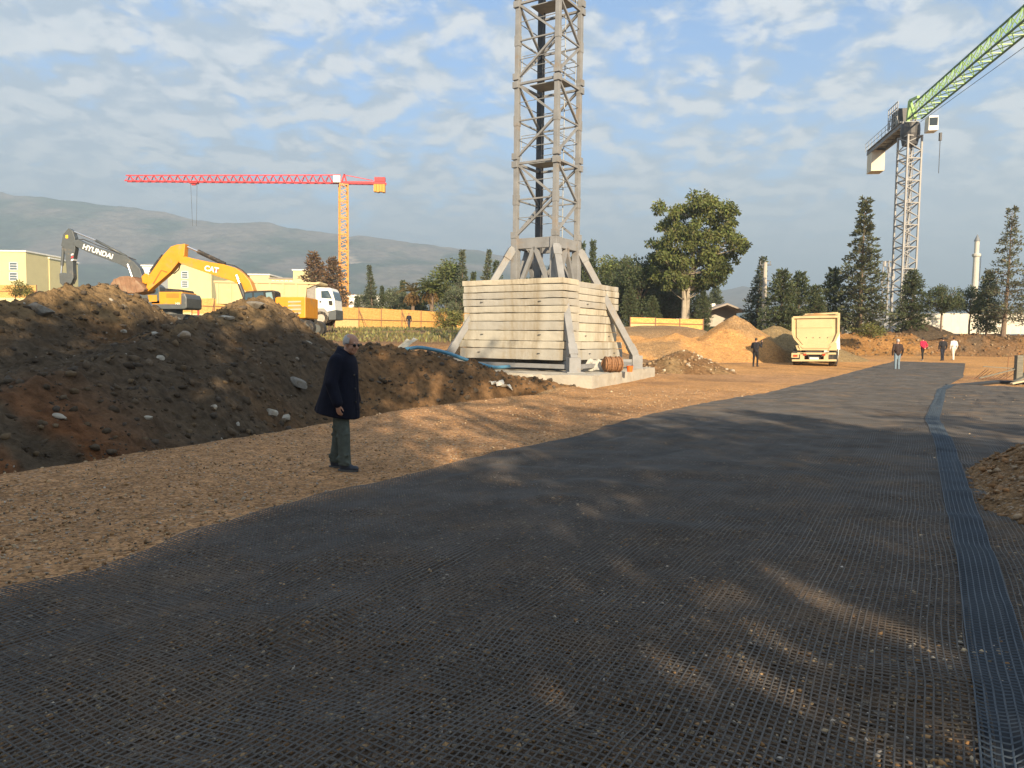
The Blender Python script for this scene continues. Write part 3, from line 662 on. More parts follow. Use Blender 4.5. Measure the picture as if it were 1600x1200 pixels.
# slab under the crane
def rough_block(name, c, L, D, H, rot, m, seed, amp=0.012, nx=22, ny=5, nz=4, edge_=0.03):
    """concrete block with chipped, uneven edges: a rounded grid box with noise"""
    bm = bmesh.new(); bmesh.ops.create_cube(bm, size=1.0)
    for ax, nn in ((0, nx), (1, ny), (2, nz)):
        es = [e for e in bm.edges if abs(abs((e.verts[1].co - e.verts[0].co)[ax]) - 1.0) < 1e-4]
        bmesh.ops.subdivide_edges(bm, edges=es, cuts=nn - 1, use_grid_fill=True)
    co = np.array([v.co[:] for v in bm.verts]) * [L, D, H]
    q = np.abs(co) - (np.array([L, D, H]) / 2 - edge_); q = np.maximum(q, 0); ln = np.linalg.norm(q, axis=1)
    k = np.where(ln > 1e-6, np.minimum(1, edge_ / np.maximum(ln, 1e-6)), 1.0)
    co = np.sign(co) * (np.minimum(np.abs(co), np.array([L, D, H]) / 2 - edge_) + q * k[:, None])
    chip = np.maximum(0, fbm(co[:, 0] * 1.8 + seed * 7, co[:, 2] * 3 + co[:, 1] * 2 + seed, 4) - 0.1) * (ln > edge_ * 0.7)
    co = co - np.sign(co) * chip[:, None] * np.array([0.03, 0.05, 0.06]) * (amp / 0.012)
    nzv = fbm(co[:, 0] * 0.9 + seed * 3.3, co[:, 1] * 2 + co[:, 2] * 2.5 + seed, 3)
    co[:, 1] += amp * nzv * 1.3; co[:, 2] += amp * fbm(co[:, 0] * 0.7 + seed * 5, co[:, 0] * 0 + seed, 3) * 1.2
    for v, p in zip(bm.verts, co): v.co = p
    for f in bm.faces: f.smooth = False
    me = bpy.data.meshes.new(name); bm.to_mesh(me); bm.free(); me.materials.append(m)
    o = bpy.data.objects.new(name, me); o.location = c; o.rotation_euler = (0, 0, rot); return link(o)
SU = Vector((0.41, 0.91, 0)).normalized(); SV = Vector((-SU.y, SU.x, 0))
sc_ = Vector((2.75, 25.3, 0)) + SU * 4.6 + SV * 4.4
slab = rough_block('concrete_slab', (sc_.x, sc_.y, 0.07), 9.2, 8.8, 0.76, math.atan2(SU.y, SU.x), M_CONC, 3, 0.02, 40, 36, 4, 0.03)
tag(slab, 'concrete foundation slab under the central crane base', 'slab')
# ballast: two visible stacks of slabs between the arms
ZL = [4.0, 3.77, 3.5, 3.23, 2.95, 2.68, 2.36, 2.0, 1.6, 1.3, 0.87]
ORD = ['top', 'second', 'third', 'fourth', 'fifth', 'sixth', 'seventh', 'eighth', 'ninth', 'bottom']
a1_ = math.atan2(e1.y, e1.x); a2_ = math.atan2(e2.y, e2.x)
M_BAL = [mat('ballast concrete %d' % i, c, 0.9, var=0.14, scale=1.2, dirt=(0.27, 0.23, 0.165), dirt_amt=0.5, bump=0.012, bscale=11, spec=0.2, coords='Object', stretch=(1.6, 1, 0.5)) for i, c in enumerate([(0.47, 0.425, 0.33), (0.41, 0.385, 0.32), (0.35, 0.335, 0.295)])]
for side, (d1, lo, hi, rot, nm) in enumerate(((-e2, -2.48, 2.16, a1_, 'left'), (e1, -0.75, 3.05, a2_, 'right'))):
    dr = e1 if side == 0 else e2
    for i in range(10):
        wide = 0.14 if i >= 8 else 0.0; j = RNG.uniform(-0.05, 0.05)
        L = hi - lo + wide * (2 if side else 1) + RNG.uniform(-0.04, 0.04); mid = (lo + hi) / 2 + j + (wide if side else 0)
        H = ZL[i] - ZL[i + 1] - 0.014; out = (1.9 if side else 2.4) + RNG.uniform(-0.035, 0.035) + (0.14 if i >= 8 else 0); dep = out - 1.12
        c = MC + d1 * (out - dep / 2) + dr * mid + Vector((0, 0, (ZL[i] + ZL[i + 1]) / 2))
        if side: c.z -= 0.02
        o = rough_block('ballast_block', c, L, dep, H, rot, M_BAL[int(RNG.integers(0, 3))], side * 20 + i + 1, 0.006, edge_=0.016)
        for xo in ((-L * 0.3, L * 0.28) if i in (3, 7, 9) else ()):
            le = MB().tube([Vector((xo + 0.05 * math.cos(t), -dep / 2 - 0.01 - 0.05 * math.sin(t), H * 0.1)) for t in [math.pi * k / 8 for k in range(9)]], 0.014, 6).build('lifting_eye', M_STEELD, o)
            le.scale.y = 1 if side == 0 else 1
        tag(o, '%s concrete ballast block of the %s stack on the crane base' % (ORD[i], nm), 'ballast block', 'ballast blocks on the crane base')
# mortar / spilled cement hanging on the lower left blocks
M_PLAS = mat('spilled mortar', (0.62, 0.58, 0.48), 0.9, var=0.1, scale=8)

# =================================================================== LATTICE CRANES IN THE DISTANCE
M_YEL = mat('crane yellow', (0.62, 0.27, 0.03), 0.55, var=0.15, scale=0.5)
M_RED = mat('crane red', (0.55, 0.035, 0.04), 0.5, var=0.15, scale=0.5)
M_CW = mat('counterweight concrete', (0.62, 0.56, 0.44), 0.85, var=0.1, scale=1)
def lattice_mast(base, h, side, nsec, rot, m, parent, cw=0.16, bw=0.08):
    Mz = Matrix.Rotation(rot, 3, 'Z'); c4 = [Mz @ Vector((x * side / 2, y * side / 2, 0)) for x, y in ((-1, -1), (1, -1), (1, 1), (-1, 1))]
    sh = h / nsec
    for s in range(nsec):
        z0, z1 = s * sh, (s + 1) * sh; ch = MB()
        for c in c4: ch.beam(base + c + Vector((0, 0, z0)), base + c + Vector((0, 0, z1)), cw, cw)
        for k in range(4):
            a, b = base + c4[k], base + c4[(k + 1) % 4]
            ch.beam(a + Vector((0, 0, z1 - cw / 2)), b + Vector((0, 0, z1 - cw / 2)), bw * 1.4)
            n = max(1, round(sh / side * 2.1))
            for q in range(n):
                za, zb_ = z0 + sh * q / n, z0 + sh * (q + 1) / n
                p, r_ = (a, b) if (q + k) % 2 == 0 else (b, a)
                ch.beam(p + Vector((0, 0, za)), r_ + Vector((0, 0, zb_)), bw)
        ch.build('mast_section', m, parent)
def tri_jib(p0, p1, w, h, n, m, parent, name='jib', cw=0.14, bw=0.07, flat=False, mb_=None, taper=1.0):
    p0, p1 = Vector(p0), Vector(p1); d = (p1 - p0).normalized(); sd = d.cross(Vector((0, 0, 1))).normalized()
    L = (p1 - p0).length; mm_ = [MB(), MB(), MB()]; mw = MB()
    def pts(i):
        t = i / n; k = 1 + (taper - 1) * t; c = p0 + d * L * t; return c + sd * w / 2, c - sd * w / 2, c + Vector((0, 0, h * k))
    for i in range(n):
        a, b, c = pts(i); a2, b2, c2 = pts(i + 1); md = (c + c2) / 2
        mm_[0].beam(a, a2, cw); mm_[1].beam(b, b2, cw); mm_[2].beam(c, c2, cw)
        for q in ((a, md), (md, a2), (b, md), (md, b2)): mw.beam(q[0], q[1], bw)
        mw.beam(a, b, bw); mw.beam(a, b2, bw)
    return mm_, mw
# --- yellow mast with red flat-top jib, far left
YC = 165.0; base = at(537, 470, YC); base.z = 2.6; topz = at(537, 288, YC).z
cl1 = empty('tower_crane', base); tag(cl1, 'distant yellow tower crane with a long red jib before the hills', 'tower crane')
o0 = Vector((0, 0, 0)); lattice_mast(o0, topz - base.z, 1.75, 9, 0.35, M_YEL, cl1, 0.24, 0.13)
th = topz - base.z
j1 = at(197, 285, YC) - base; j0 = Vector((-0.6, 0, th + 0.25)); j1 = Vector((j1.x, 0.0, th + 0.1))
a_, b_ = tri_jib(j0, j1, 1.2, 1.75, 27, M_RED, cl1, cw=0.2, bw=0.13, taper=0.72); jb = b_.build('jib', M_RED, cl1); [q.build('chord', M_RED, jb) for q in a_]
cj1 = at(603, 288, YC) - base
a_ = MB(); a_.beam((0, -0.6, th + 0.3), (cj1.x, -0.6, th + 0.3), 0.25, 0.5); a_.beam((0, 0.6, th + 0.3), (cj1.x, 0.6, th + 0.3), 0.25, 0.5)
for k in range(7): a_.beam((k * 1.4, -0.6, th + 0.35), (k * 1.4, 0.6, th + 0.35), 0.15)
cjo = a_.build('counter_jib', M_RED, cl1)
a_ = MB(); a_.beam((0.4, 0, th + 2.0), (cj1.x * 0.7, 0, th + 0.9), 0.14); a_.beam((-0.5, 0, th + 0.2), (0.2, 0, th + 2.2), 0.3); a_.beam((0.7, 0, th + 0.3), (0.2, 0, th + 2.2), 0.3); a_.build('tower_head', M_RED, cl1)
for k in range(4): MB().box((cj1.x - 0.45 - k * 0.62, 0, th - 0.75 + 0.12 * (k % 2)), (0.56, 1.3, 1.9)).build('counterweight', M_YEL, cl1, bevel=0.03)
a_ = MB(); a_.box((cj1.x - 1.3, 0, th + 1.1), (2.3, 1.1, 0.9)); a_.build('winch', M_RED, cjo)
a_ = MB(); a_.box((-1.2, -0.9, th + 0.9), (1.5, 1.0, 1.5)); cbq = a_.build('cab', mat('cab white', (0.75, 0.74, 0.70), 0.4), cl1, bevel=0.05)
MB().box((-1.96, -0.9, th + 1.1), (0.06, 0.85, 0.9)).build('window', mat('dark glass', (0.02, 0.03, 0.035), 0.08), cbq)
tx = (at(303, 288, YC) - base).x; a_ = MB(); a_.box((tx, 0, th - 0.05), (1.8, 1.2, 0.4)); a_.box((tx, 0, th - 0.35), (0.9, 0.5, 0.5)); tr_ = a_.build('trolley', M_RED, cl1)
a_ = MB()
for s in (-0.7, 0.7): a_.tube([(tx + s, 0, th - 0.3), (tx + s * 0.6, 0, th - 9.5)], 0.035, 5)
a_.build('hoist_rope', M_STEELD, tr_)
# --- grey mast with green jib, right
YG = 80.0; base = at(1408, 480, YG); base.z = 2.7; tp = at(1425, 194, YG); base.x = (base.x * 0.5 + tp.x * 0.5); th = tp.z - base.z
M_GREY = mat('light grey crane steel', (0.26, 0.255, 0.245), 0.55, var=0.2, scale=1); M_GREEN = mat('crane green', (0.30, 0.47, 0.17), 0.5, var=0.15, scale=1)
M_GREEND = mat('crane dark green chord', (0.045, 0.12, 0.035), 0.5, var=0.2, scale=1)
cg = empty('tower_crane', base); tag(cg, 'tall grey tower crane with a bright green jib reaching out of the picture', 'tower crane')
lattice_mast(Vector((0, 0, 0)), th - 1.3, 1.6, 9, 0.15, M_GREY, cg, 0.17, 0.085)
jd = Vector((-4.6, -25, 0)).normalized(); sd = jd.cross(Vector((0, 0, 1)))
a_, b_ = tri_jib(jd * 1.2 + Vector((0, 0, th + 0.2)), jd * 50 + Vector((0, 0, th + 0.2)), 1.35, 1.7, 27, M_GREEN, cg, cw=0.13, bw=0.07)
jb = b_.build('jib', M_GREEN, cg); [q.build('chord', M_GREEND, jb) for q in a_]
a_ = MB(); a_.tube([jd * 3 - Vector((0, 0, 0.6)) + Vector((0, 0, th)), jd * 30 + Vector((0, 0, th - 1.4)), jd * 50 + Vector((0, 0, th - 0.4))], 0.025, 5); a_.build('hoist_rope', M_STEELD, cg)
a_ = MB(); a_.tube([Vector((0, 0, th - 2.2 + k * 0.55)) + Vector((math.cos(t) * 0, 0, 0)) for k, t in ((0, 0), (1, 0), (2, 0), (3, 0), (4, 0))], [0.75, 0.85, 0.95, 0.95, 0.9], 16); a_.build('slewing_ring', M_STEELD, cg)
a_ = MB(); cj = -jd * 13.2
for s in (-0.7, 0.7): a_.beam(Vector((0, 0, th + 0.1)) + sd * s, cj + sd * s + Vector((0, 0, th + 0.1)), 0.2, 0.42)
for k in range(9): t = k / 8; a_.beam(cj * t + sd * 0.7 + Vector((0, 0, th + 0.1)), cj * t - sd * 0.7 + Vector((0, 0, th + 0.1)), 0.12)
cjo = a_.build('counter_jib', M_STEEL, cg)
a_ = MB(); a_.box(cj * 0.5 + Vector((0, 0, th + 0.36)), (1.9, 12.5, 0.06), Matrix.Rotation(math.atan2(jd.y, jd.x) - math.pi / 2, 3, 'Z')); a_.build('walkway', M_GALV, cjo)
a_ = MB()
for s in (-0.95, 0.95):
    for hh in (0.8, 1.3): a_.tube([cj * 0.12 + sd * s + Vector((0, 0, th + hh)), cj + sd * s + Vector((0, 0, th + hh))], 0.03, 5)
    for k in range(10): q = cj * (0.12 + 0.88 * k / 9) + sd * s; a_.tube([q + Vector((0, 0, th + 0.3)), q + Vector((0, 0, th + 1.3))], 0.03, 5)
a_.build('handrail', M_GALV, cjo)
Mj = Matrix.Rotation(math.atan2(jd.y, jd.x) - math.pi / 2, 3, 'Z')
for k in range(3): MB().box(cj * (0.97 - 0.05 * k) + Vector((0, 0, th - 1.15)), (1.5, 0.6, 2.5), Mj).build('counterweight', M_CW, cg, bevel=0.03)
a_ = MB(); a_.box(cj * 0.22 + Vector((0, 0, th + 1.35)), (1.5, 2.4, 1.7), Mj); mb2 = a_.build('machine_house', M_STEELD, cg, bevel=0.04)
a_ = MB(); q = cj * 0.22 + Vector((0, 0, th + 0.5))
for sx in (-0.95, 0.95):
    for hh in (0.3, 1.0, 1.7, 2.3): a_.beam(q + Mj @ Vector((sx, -1.6, hh)), q + Mj @ Vector((sx, 1.6, hh)), 0.07)
    for k in range(6): a_.beam(q + Mj @ Vector((sx, -1.6 + k * 0.64, 0)), q + Mj @ Vector((sx, -1.6 + k * 0.64, 2.3)), 0.07)
a_.build('cage', M_GREY, mb2)
a_ = MB(); a_.beam(Vector((0, 0, th)) - jd * 1, Vector((0, 0, th + 2.6)) - jd * 0.5, 0.3); a_.beam(jd * 1.4 + Vector((0, 0, th + 0.2)), Vector((0, 0, th + 2.6)) - jd * 0.5, 0.25); a_.beam(Vector((0, 0, th + 2.6)) - jd * 0.5, jd * 2 + Vector((0, 0, th + 2.2)), 0.25); a_.build('tower_head', M_GREEN, cg)
a_ = MB(); q = jd * 1.6 - sd * 1.5 + Vector((0, 0, th - 0.55)); a_.box(q, (0.95, 1.25, 1.5), Mj, 0.95); cbo = a_.build('cab', mat('cab white', (0.75, 0.74, 0.70), 0.4), cg, bevel=0.06)
MB().box(q + jd * 0.64 + Vector((0, 0, 0.15)), (0.75, 0.05, 0.8), Mj).build('window', mat('dark glass', (0.02, 0.03, 0.035), 0.08), cbo)
a_ = MB(); q = jd * 1.9 - sd * 2.3; a_.tube([q + Vector((0, 0, th - 1.5)), q + Vector((0, 0, th - 5.6))], 0.03, 6); a_.box(q + Vector((0, 0, th - 1.9)), (0.22, 0.22, 0.8)); a_.build('hook_line', M_STEELD, cg)

# =================================================================== EXCAVATORS AND TRUCKS
M_BLK = mat('black rubber', (0.02, 0.02, 0.02), 0.8, var=0.2, scale=8, dirt=(0.16, 0.12, 0.08), dirt_amt=0.3)
M_DGREY = mat('machine charcoal', (0.075, 0.085, 0.088), 0.45, var=0.15, scale=3, dirt=(0.18, 0.15, 0.11), dirt_amt=0.15)
M_MYEL = mat('machine yellow', (0.62, 0.255, 0.012), 0.42, var=0.1, scale=2, dirt=(0.35, 0.24, 0.12), dirt_amt=0.3)
M_CHR = mat('chrome rod', (0.7, 0.7, 0.7), 0.2, 0.9)
M_GLS = mat('machine glass', (0.04, 0.07, 0.09), 0.08, spec=0.8)
M_BKT = mat('worn bucket', (0.23, 0.13, 0.075), 0.75, 0.1, var=0.3, scale=4, dirt=(0.30, 0.22, 0.14), dirt_amt=0.4, bump=0.01, bscale=20)
M_WHT = mat('white paint', (0.78, 0.77, 0.72), 0.4, var=0.06, scale=2, dirt=(0.40, 0.33, 0.24), dirt_amt=0.15)
M_LET = mat('white lettering', (0.82, 0.82, 0.80), 0.5); M_MAR = mat('maroon mark', (0.22, 0.015, 0.03), 0.5)
M_BEI = mat('beige body paint', (0.52, 0.41, 0.22), 0.6, var=0.1, scale=1.2, dirt=(0.46, 0.33, 0.18), dirt_amt=0.3)
YV = Vector((0, 1, 0))
def track(parent, c, L, w, h):
    t = MB(); n = 10; r = h / 2; prof = []
    for k in range(n + 1): a = math.pi / 2 + math.pi * k / n; prof.append(Vector((c.x - L / 2 + r + r * math.cos(a), c.y, c.z + r + r * math.sin(a))))
    for k in range(n + 1): a = -math.pi / 2 + math.pi * k / n; prof.append(Vector((c.x + L / 2 - r + r * math.cos(a), c.y, c.z + r + r * math.sin(a))))
    t.prism(prof, YV, w); o = t.build('track', M_BLK, parent)
    g = MB()
    for k in range(int(L / 0.2)): x = c.x - L / 2 + r + k * (L - 2 * r) / (L / 0.2); g.box((x, c.y, c.z + h + 0.01), (0.1, w, 0.05)); g.box((x, c.y, c.z + 0.0), (0.1, w, 0.05))
    for k in range(6): x = c.x - L / 2 + r + k * (L - 2 * r) / 5; g.tube([(x, c.y - w / 2 - 0.03, c.z + r), (x, c.y + w / 2 + 0.03, c.z + r)], r * 0.55, 12)
    g.build('roller', M_DGREY, o)
# --- charcoal excavator with breaker
YH = 56.0
def h1(zx, zy, dy=0.0): q = at(zx / 4, 250 + zy / 4, YH); return Vector((q.x, YH + dy, q.z))
hb_ = h1(1100, 935); gz = float(G(np.array(hb_.x), np.array(YH))); 
hyx = empty('excavator', (hb_.x, YH, gz)); tag(hyx, 'charcoal and yellow excavator with a dark boom and hydraulic breaker', 'excavator')
class Local:
    def __init__(s, e): s.o = e.location.copy()
    def __call__(s, p): return Vector(p) - s.o
lo = Local(hyx); P = lambda *a: lo(h1(*a))
def plate(name, pts, thick, m, parent, PF, bevel=0.03, dy=0.0): return MB().prism([PF(x, y, dy) for x, y in pts], YV, thick).build(name, m, parent, bevel=bevel)
bm1 = plate('boom', [(476, 506), (500, 500), (560, 530), (700, 575), (800, 605), (850, 640), (885, 680), (905, 740), (960, 850), (900, 860), (860, 750), (838, 720), (815, 685), (770, 658), (700, 632), (560, 578), (490, 545), (472, 530)], 0.62, M_DGREY, hyx, P)
st1 = plate('stick', [(440, 428), (465, 445), (480, 490), (482, 560), (466, 640), (470, 740), (455, 775), (430, 775), (428, 700), (420, 600), (408, 548), (394, 540), (405, 470)], 0.5, M_DGREY, hyx, P)
plate('reflector', [(423, 472), (438, 472), (438, 492), (423, 492)], 0.53, mat('yellow sticker', (0.8, 0.5, 0.03), 0.5), st1, P, 0)
for k in range(3): plate('reflector', [(458, 590 + k * 17), (472, 586 + k * 17), (470, 596 + k * 17), (456, 600 + k * 17)], 0.54, M_LET if k % 2 == 0 else M_RED, st1, P, 0)
MB().tube([P(600, 503), P(790, 602)], 0.10, 12).build('hydraulic_cylinder', M_DGREY, hyx, smooth_=True)
MB().tube([P(462, 447), P(600, 503)], 0.06, 10).build('piston_rod', M_CHR, hyx)
MB().tube([P(397, 545), P(388, 660)], 0.11, 12).build('hydraulic_cylinder', M_DGREY, hyx)
MB().tube([P(388, 660), P(383, 712)], 0.06, 10).build('piston_rod', M_CHR, hyx)
for dy in (-0.45, 0.45):
    MB().tube([P(845, 735, dy), P(915, 845, dy)], 0.11, 10).build('hydraulic_cylinder', M_DGREY, hyx)
    MB().tube([P(818, 655, dy), P(845, 735, dy)], 0.085, 10).build('piston_rod', M_CHR, hyx)
brk = plate('breaker', [(380, 712), (400, 705), (440, 720), (455, 745), (445, 790), (432, 800), (430, 850), (408, 850), (404, 790), (385, 770)], 0.45, M_DGREY, hyx, P)
MB().tube([P(418, 850), P(414, 930)], [0.09, 0.05], 10).build('chisel', M_STEELD, brk)
MB().tube([P(440, 690), P(465, 705), P(475, 735), P(468, 765), P(445, 785)], 0.04, 8).build('hose', M_BLK, brk)
MB().tube([P(480, 500), P(520, 495), P(640, 545), P(760, 590), P(850, 625)], 0.035, 6).build('hose', M_BLK, hyx)
hs1 = plate('house', [(1040, 830), (1185, 830), (1190, 912), (1000, 912), (985, 880), (1040, 880)], 2.5, M_MYEL, hyx, P, 0.06)
plate('counterweight', [(1180, 838), (1205, 842), (1216, 870), (1216, 930), (1200, 936), (1180, 936)], 2.7, M_DGREY, hyx, P, 0.08)
plate('side_skirt', [(960, 905), (1182, 905), (1182, 935), (990, 935)], 2.56, M_DGREY, hyx, P, 0.03)
plate('grille', [(1075, 808), (1170, 815), (1178, 832), (1070, 832)], 2.2, M_BLK, hyx, P, 0.03)
for k in range(4): plate('vent', [(1088, 842 + k * 7), (1165, 842 + k * 7), (1165, 845 + k * 7), (1088, 845 + k * 7)], 2.53, mat('vent orange', (0.36, 0.12, 0.02), 0.6), hs1, P, 0)
cab1 = plate('cab', [(935, 830), (955, 782), (1020, 780), (1045, 800), (1050, 905), (960, 905), (930, 880)], 1.0, M_DGREY, hyx, P, 0.04, dy=-0.75)
plate('window', [(945, 832), (962, 792), (995, 790), (998, 842), (950, 850)], 1.04, M_GLS, cab1, P, 0, dy=-0.75)
plate('window', [(1003, 790), (1018, 790), (1036, 806), (1036, 840), (1005, 842)], 1.04, M_GLS, cab1, P, 0, dy=-0.75)
plate('door_panel', [(975, 850), (1030, 850), (1032, 890), (985, 892)], 1.05, M_MYEL, cab1, P, 0, dy=-0.75)
t_ = text('HYUNDAI', 0.52, M_LET, bm1, P(627, 577, -0.33), (R(90), R(19), 0), 0.008, spacing=1.02, bold=0.012)
text('HX', 0.24, M_LET, hyx, P(1160, 903, -1.31), (R(90), 0, 0), 0.006)
for dy in (-1.15, 1.15): track(hyx, Vector((P(1080, 935).x, dy, 0.0)), 4.4, 0.6, 0.9)
MB().tube([(P(1080, 935).x, 0, 0.6), (P(1080, 935).x, 0, P(1080, 930).z)], 0.7, 16).build('turntable', M_DGREY, hyx)

# --- yellow excavator
YK = 46.0
def c1(zx, zy, dy=0.0): q = at(180 + zx / 5.333, 350 + zy / 5.333, YK); return Vector((q.x, YK + dy, q.z))
kb = c1(1380, 790); gz = float(G(np.array(kb.x), np.array(YK))); kat = empty('excavator', (kb.x, YK, gz))
tag(kat, 'yellow excavator with its rusty bucket resting above the dirt bank', 'excavator')
lk = Local(kat); P = lambda *a: lk(c1(*a))
bm2 = plate('boom', [(545, 288), (600, 274), (660, 290), (800, 320), (920, 340), (1020, 370), (1090, 420), (1140, 480), (1166, 550), (1172, 650), (1130, 650), (1110, 570), (1060, 520), (1000, 482), (900, 450), (780, 410), (640, 362), (560, 332), (540, 310)], 0.68, M_MYEL, kat, P)
st2 = plate('stick', [(598, 168), (590, 270), (545, 320), (480, 400), (400, 470), (340, 520), (290, 565), (275, 545), (285, 480), (300, 430), (410, 270), (480, 192), (530, 176)], 0.55, M_MYEL, kat, P)
MB().prism([P(330, 500), P(400, 385), (P(455, 402)), P(445, 410), P(404, 392), P(340, 505)], YV, 0.57).build('trim_line', mat('seam dark', (0.25, 0.10, 0.01), 0.6), st2)
MB().tube([P(690, 228), P(915, 335)], 0.13, 12).build('hydraulic_cylinder', M_BLK, kat)
MB().tube([P(602, 190), P(690, 228)], 0.065, 10).build('piston_rod', M_CHR, kat)
MB().tube([P(400, 262), P(300, 395)], 0.12, 12).build('hydraulic_cylinder', M_BLK, kat)
MB().tube([P(300, 395), P(262, 430)], 0.065, 10).build('piston_rod', M_CHR, kat)
for dy in (-0.5, 0.5):
    MB().tube([P(1060, 500, dy), P(1112, 640, dy)], 0.12, 12).build('hydraulic_cylinder', M_STEELD, kat)
    MB().tube([P(1036, 432, dy), P(1060, 500, dy)], 0.075, 10).build('piston_rod', M_CHR, kat)
MB().tube([P(425, 265), P(430, 310), P(455, 350), P(500, 350), P(540, 310)], 0.035, 6).build('hose', M_BLK, kat)
MB().tube([P(545, 330), P(530, 380), P(495, 412), P(455, 408)], 0.035, 6).build('hose', M_BLK, kat)
MB().tube([P(560, 300), P(700, 345), P(900, 440), P(1010, 480)], 0.03, 6).build('hose', M_BLK, kat)
MB().tube([P(920, 333), P(990, 345), P(1060, 385), P(1120, 440)], 0.03, 6).build('hose', M_BLK, kat)
lkq = plate('linkage', [(232, 440), (262, 412), (292, 425), (300, 470), (270, 505), (240, 490)], 0.42, M_MYEL, kat, P)
bk = plate('bucket', [(12, 545), (14, 505), (40, 470), (90, 446), (150, 440), (205, 452), (235, 485), (296, 548), (282, 572), (195, 586), (90, 576)], 1.5, M_BKT, kat, P, 0.05)
for k in range(5):
    x = 40 + k * 38; plate('rib', [(x, 470 - k * 4), (x + 14, 463 - k * 4), (x + 40, 575), (x + 24, 578)], 1.56, M_BKT, bk, P, 0.01)
for k in range(4): MB().beam(P(8, 548, -0.6 + 0.4 * k), P(-10, 588, -0.6 + 0.4 * k), 0.14, 0.1).build('tooth', M_BKT, bk)
hs2 = plate('house', [(1395, 625), (1415, 618), (1640, 618), (1640, 790), (1425, 795), (1395, 760)], 2.9, M_MYEL, kat, P, 0.06)
for k in range(4): plate('vent', [(1500, 652 + k * 31), (1606, 650 + k * 31), (1602, 662 + k * 31), (1500, 665 + k * 31)], 2.94, mat('vent grey', (0.42, 0.36, 0.26), 0.5), hs2, P, 0)
plate('house_deck', [(1150, 690), (1400, 690), (1420, 795), (1150, 795)], 2.7, M_DGREY, kat, P, 0.05)
cab2 = plate('cab', [(1138, 585), (1165, 572), (1375, 564), (1392, 580), (1396, 690), (1345, 700), (1150, 695)], 1.15, M_BLK, kat, P, 0.05, dy=-0.85)
plate('window', [(1150, 592), (1210, 584), (1216, 680), (1156, 680)], 1.19, M_GLS, cab2, P, 0, dy=-0.85)
plate('window', [(1222, 584), (1300, 580), (1306, 680), (1226, 680)], 1.19, M_GLS, cab2, P, 0, dy=-0.85)
plate('window', [(1318, 584), (1366, 580), (1384, 660), (1330, 672)], 1.19, mat('pale glass', (0.20, 0.30, 0.32), 0.12), cab2, P, 0, dy=-0.85)
text('CAT', 0.44, M_LET, bm2, P(822, 383, -0.36), (R(90), R(10), 0), 0.008, bold=0.016)
MB().prism([P(858, 370), P(878, 392), P(862, 408), P(842, 398)], YV, 0.70).build('maroon_mark', M_MAR, bm2)
text('CAT', 0.24, M_LET, hs2, P(1452, 712, -1.47), (R(90), 0, 0), 0.006, bold=0.01)
MB().prism([P(1466, 705), P(1478, 714), P(1468, 724), P(1458, 718)], YV, 2.93).build('maroon_mark', M_MAR, hs2)
for dy in (-1.3, 1.3): track(kat, Vector((P(1380, 790).x, dy, 0.0)), 4.9, 0.65, 1.0)
MB().tube([(P(1380, 790).x, 0, 0.6), (P(1380, 790).x, 0, P(1380, 785).z)], 0.75, 16).build('turntable', M_DGREY, kat)

# --- wheels
M_TYRE = mat('tyre', (0.022, 0.021, 0.02), 0.85, var=0.3, scale=10, dirt=(0.24, 0.18, 0.11), dirt_amt=0.5); M_RIM = mat('rim', (0.38, 0.34, 0.28), 0.6, var=0.2, scale=8)
def wheel(parent, c, r, w_, axis):
    a = Vector(axis); c = Vector(c); t = MB(); k = [(-0.5, 0.80), (-0.47, 0.95), (-0.35, 1.0), (0.35, 1.0), (0.47, 0.95), (0.5, 0.80)]
    t.tube([c + a * w_ * q for q, _ in k], [r * s for _, s in k], 24); o = t.build('wheel', M_TYRE, parent)
    rm = MB(); rm.tube([c + a * (w_ * q) for q in (-0.51, -0.44, 0.44, 0.51)], [r * 0.58, r * 0.5, r * 0.5, r * 0.58], 20); rm.tube([c - a * w_ * 0.56, c + a * w_ * 0.56], r * 0.22, 12); rm.build('rim', M_RIM, o)
    return o
# --- white dump truck facing right, behind the yellow excavator
YT = 57.0
def t1(zx, zy, dy=0.0): q = at(350 + zx / 4, 250 + zy / 4, YT); return Vector((q.x, YT + dy, q.z))
tb = t1(632, 1035); trk_ = empty('dump_truck', (tb.x, YT, tb.z)); tag(trk_, 'dump truck with a white cab and long beige body parked by the hoarding', 'truck')
lt_ = Local(trk_); P = lambda *a: lt_(t1(*a))
cab3 = plate('cab', [(597, 810), (612, 803), (688, 805), (700, 830), (714, 880), (722, 985), (690, 992), (674, 960), (640, 940), (600, 945)], 2.4, M_WHT, trk_, P, 0.06)
plate('window', [(632, 825), (676, 822), (700, 872), (634, 868)], 2.43, M_GLS, cab3, P, 0)
MB().prism([P(692, 818), P(704, 832), P(716, 878), P(706, 876)], YV, 2.1).build('windscreen', M_GLS, cab3)
plate('mirror', [(680, 885), (700, 884), (703, 910), (684, 908)], 2.7, M_BLK, cab3, P, 0.01)
plate('handle', [(622, 886), (634, 886), (634, 896), (622, 896)], 2.44, M_BLK, cab3, P, 0)
plate('bumper', [(672, 950), (722, 940), (722, 1000), (680, 1003)], 2.45, M_DGREY, trk_, P, 0.03)
plate('fender', [(560, 950), (590, 930), (650, 930), (680, 960), (676, 985), (655, 955), (620, 950), (590, 975), (560, 990)], 2.46, mat('grey plastic', (0.25, 0.235, 0.21), 0.7, var=0.2, scale=4), trk_, P, 0.01)
plate('exhaust_rack', [(542, 810), (560, 790), (598, 790), (598, 985), (545, 985)], 2.2, mat('grey plastic', (0.25, 0.235, 0.21), 0.7), trk_, P, 0.03)
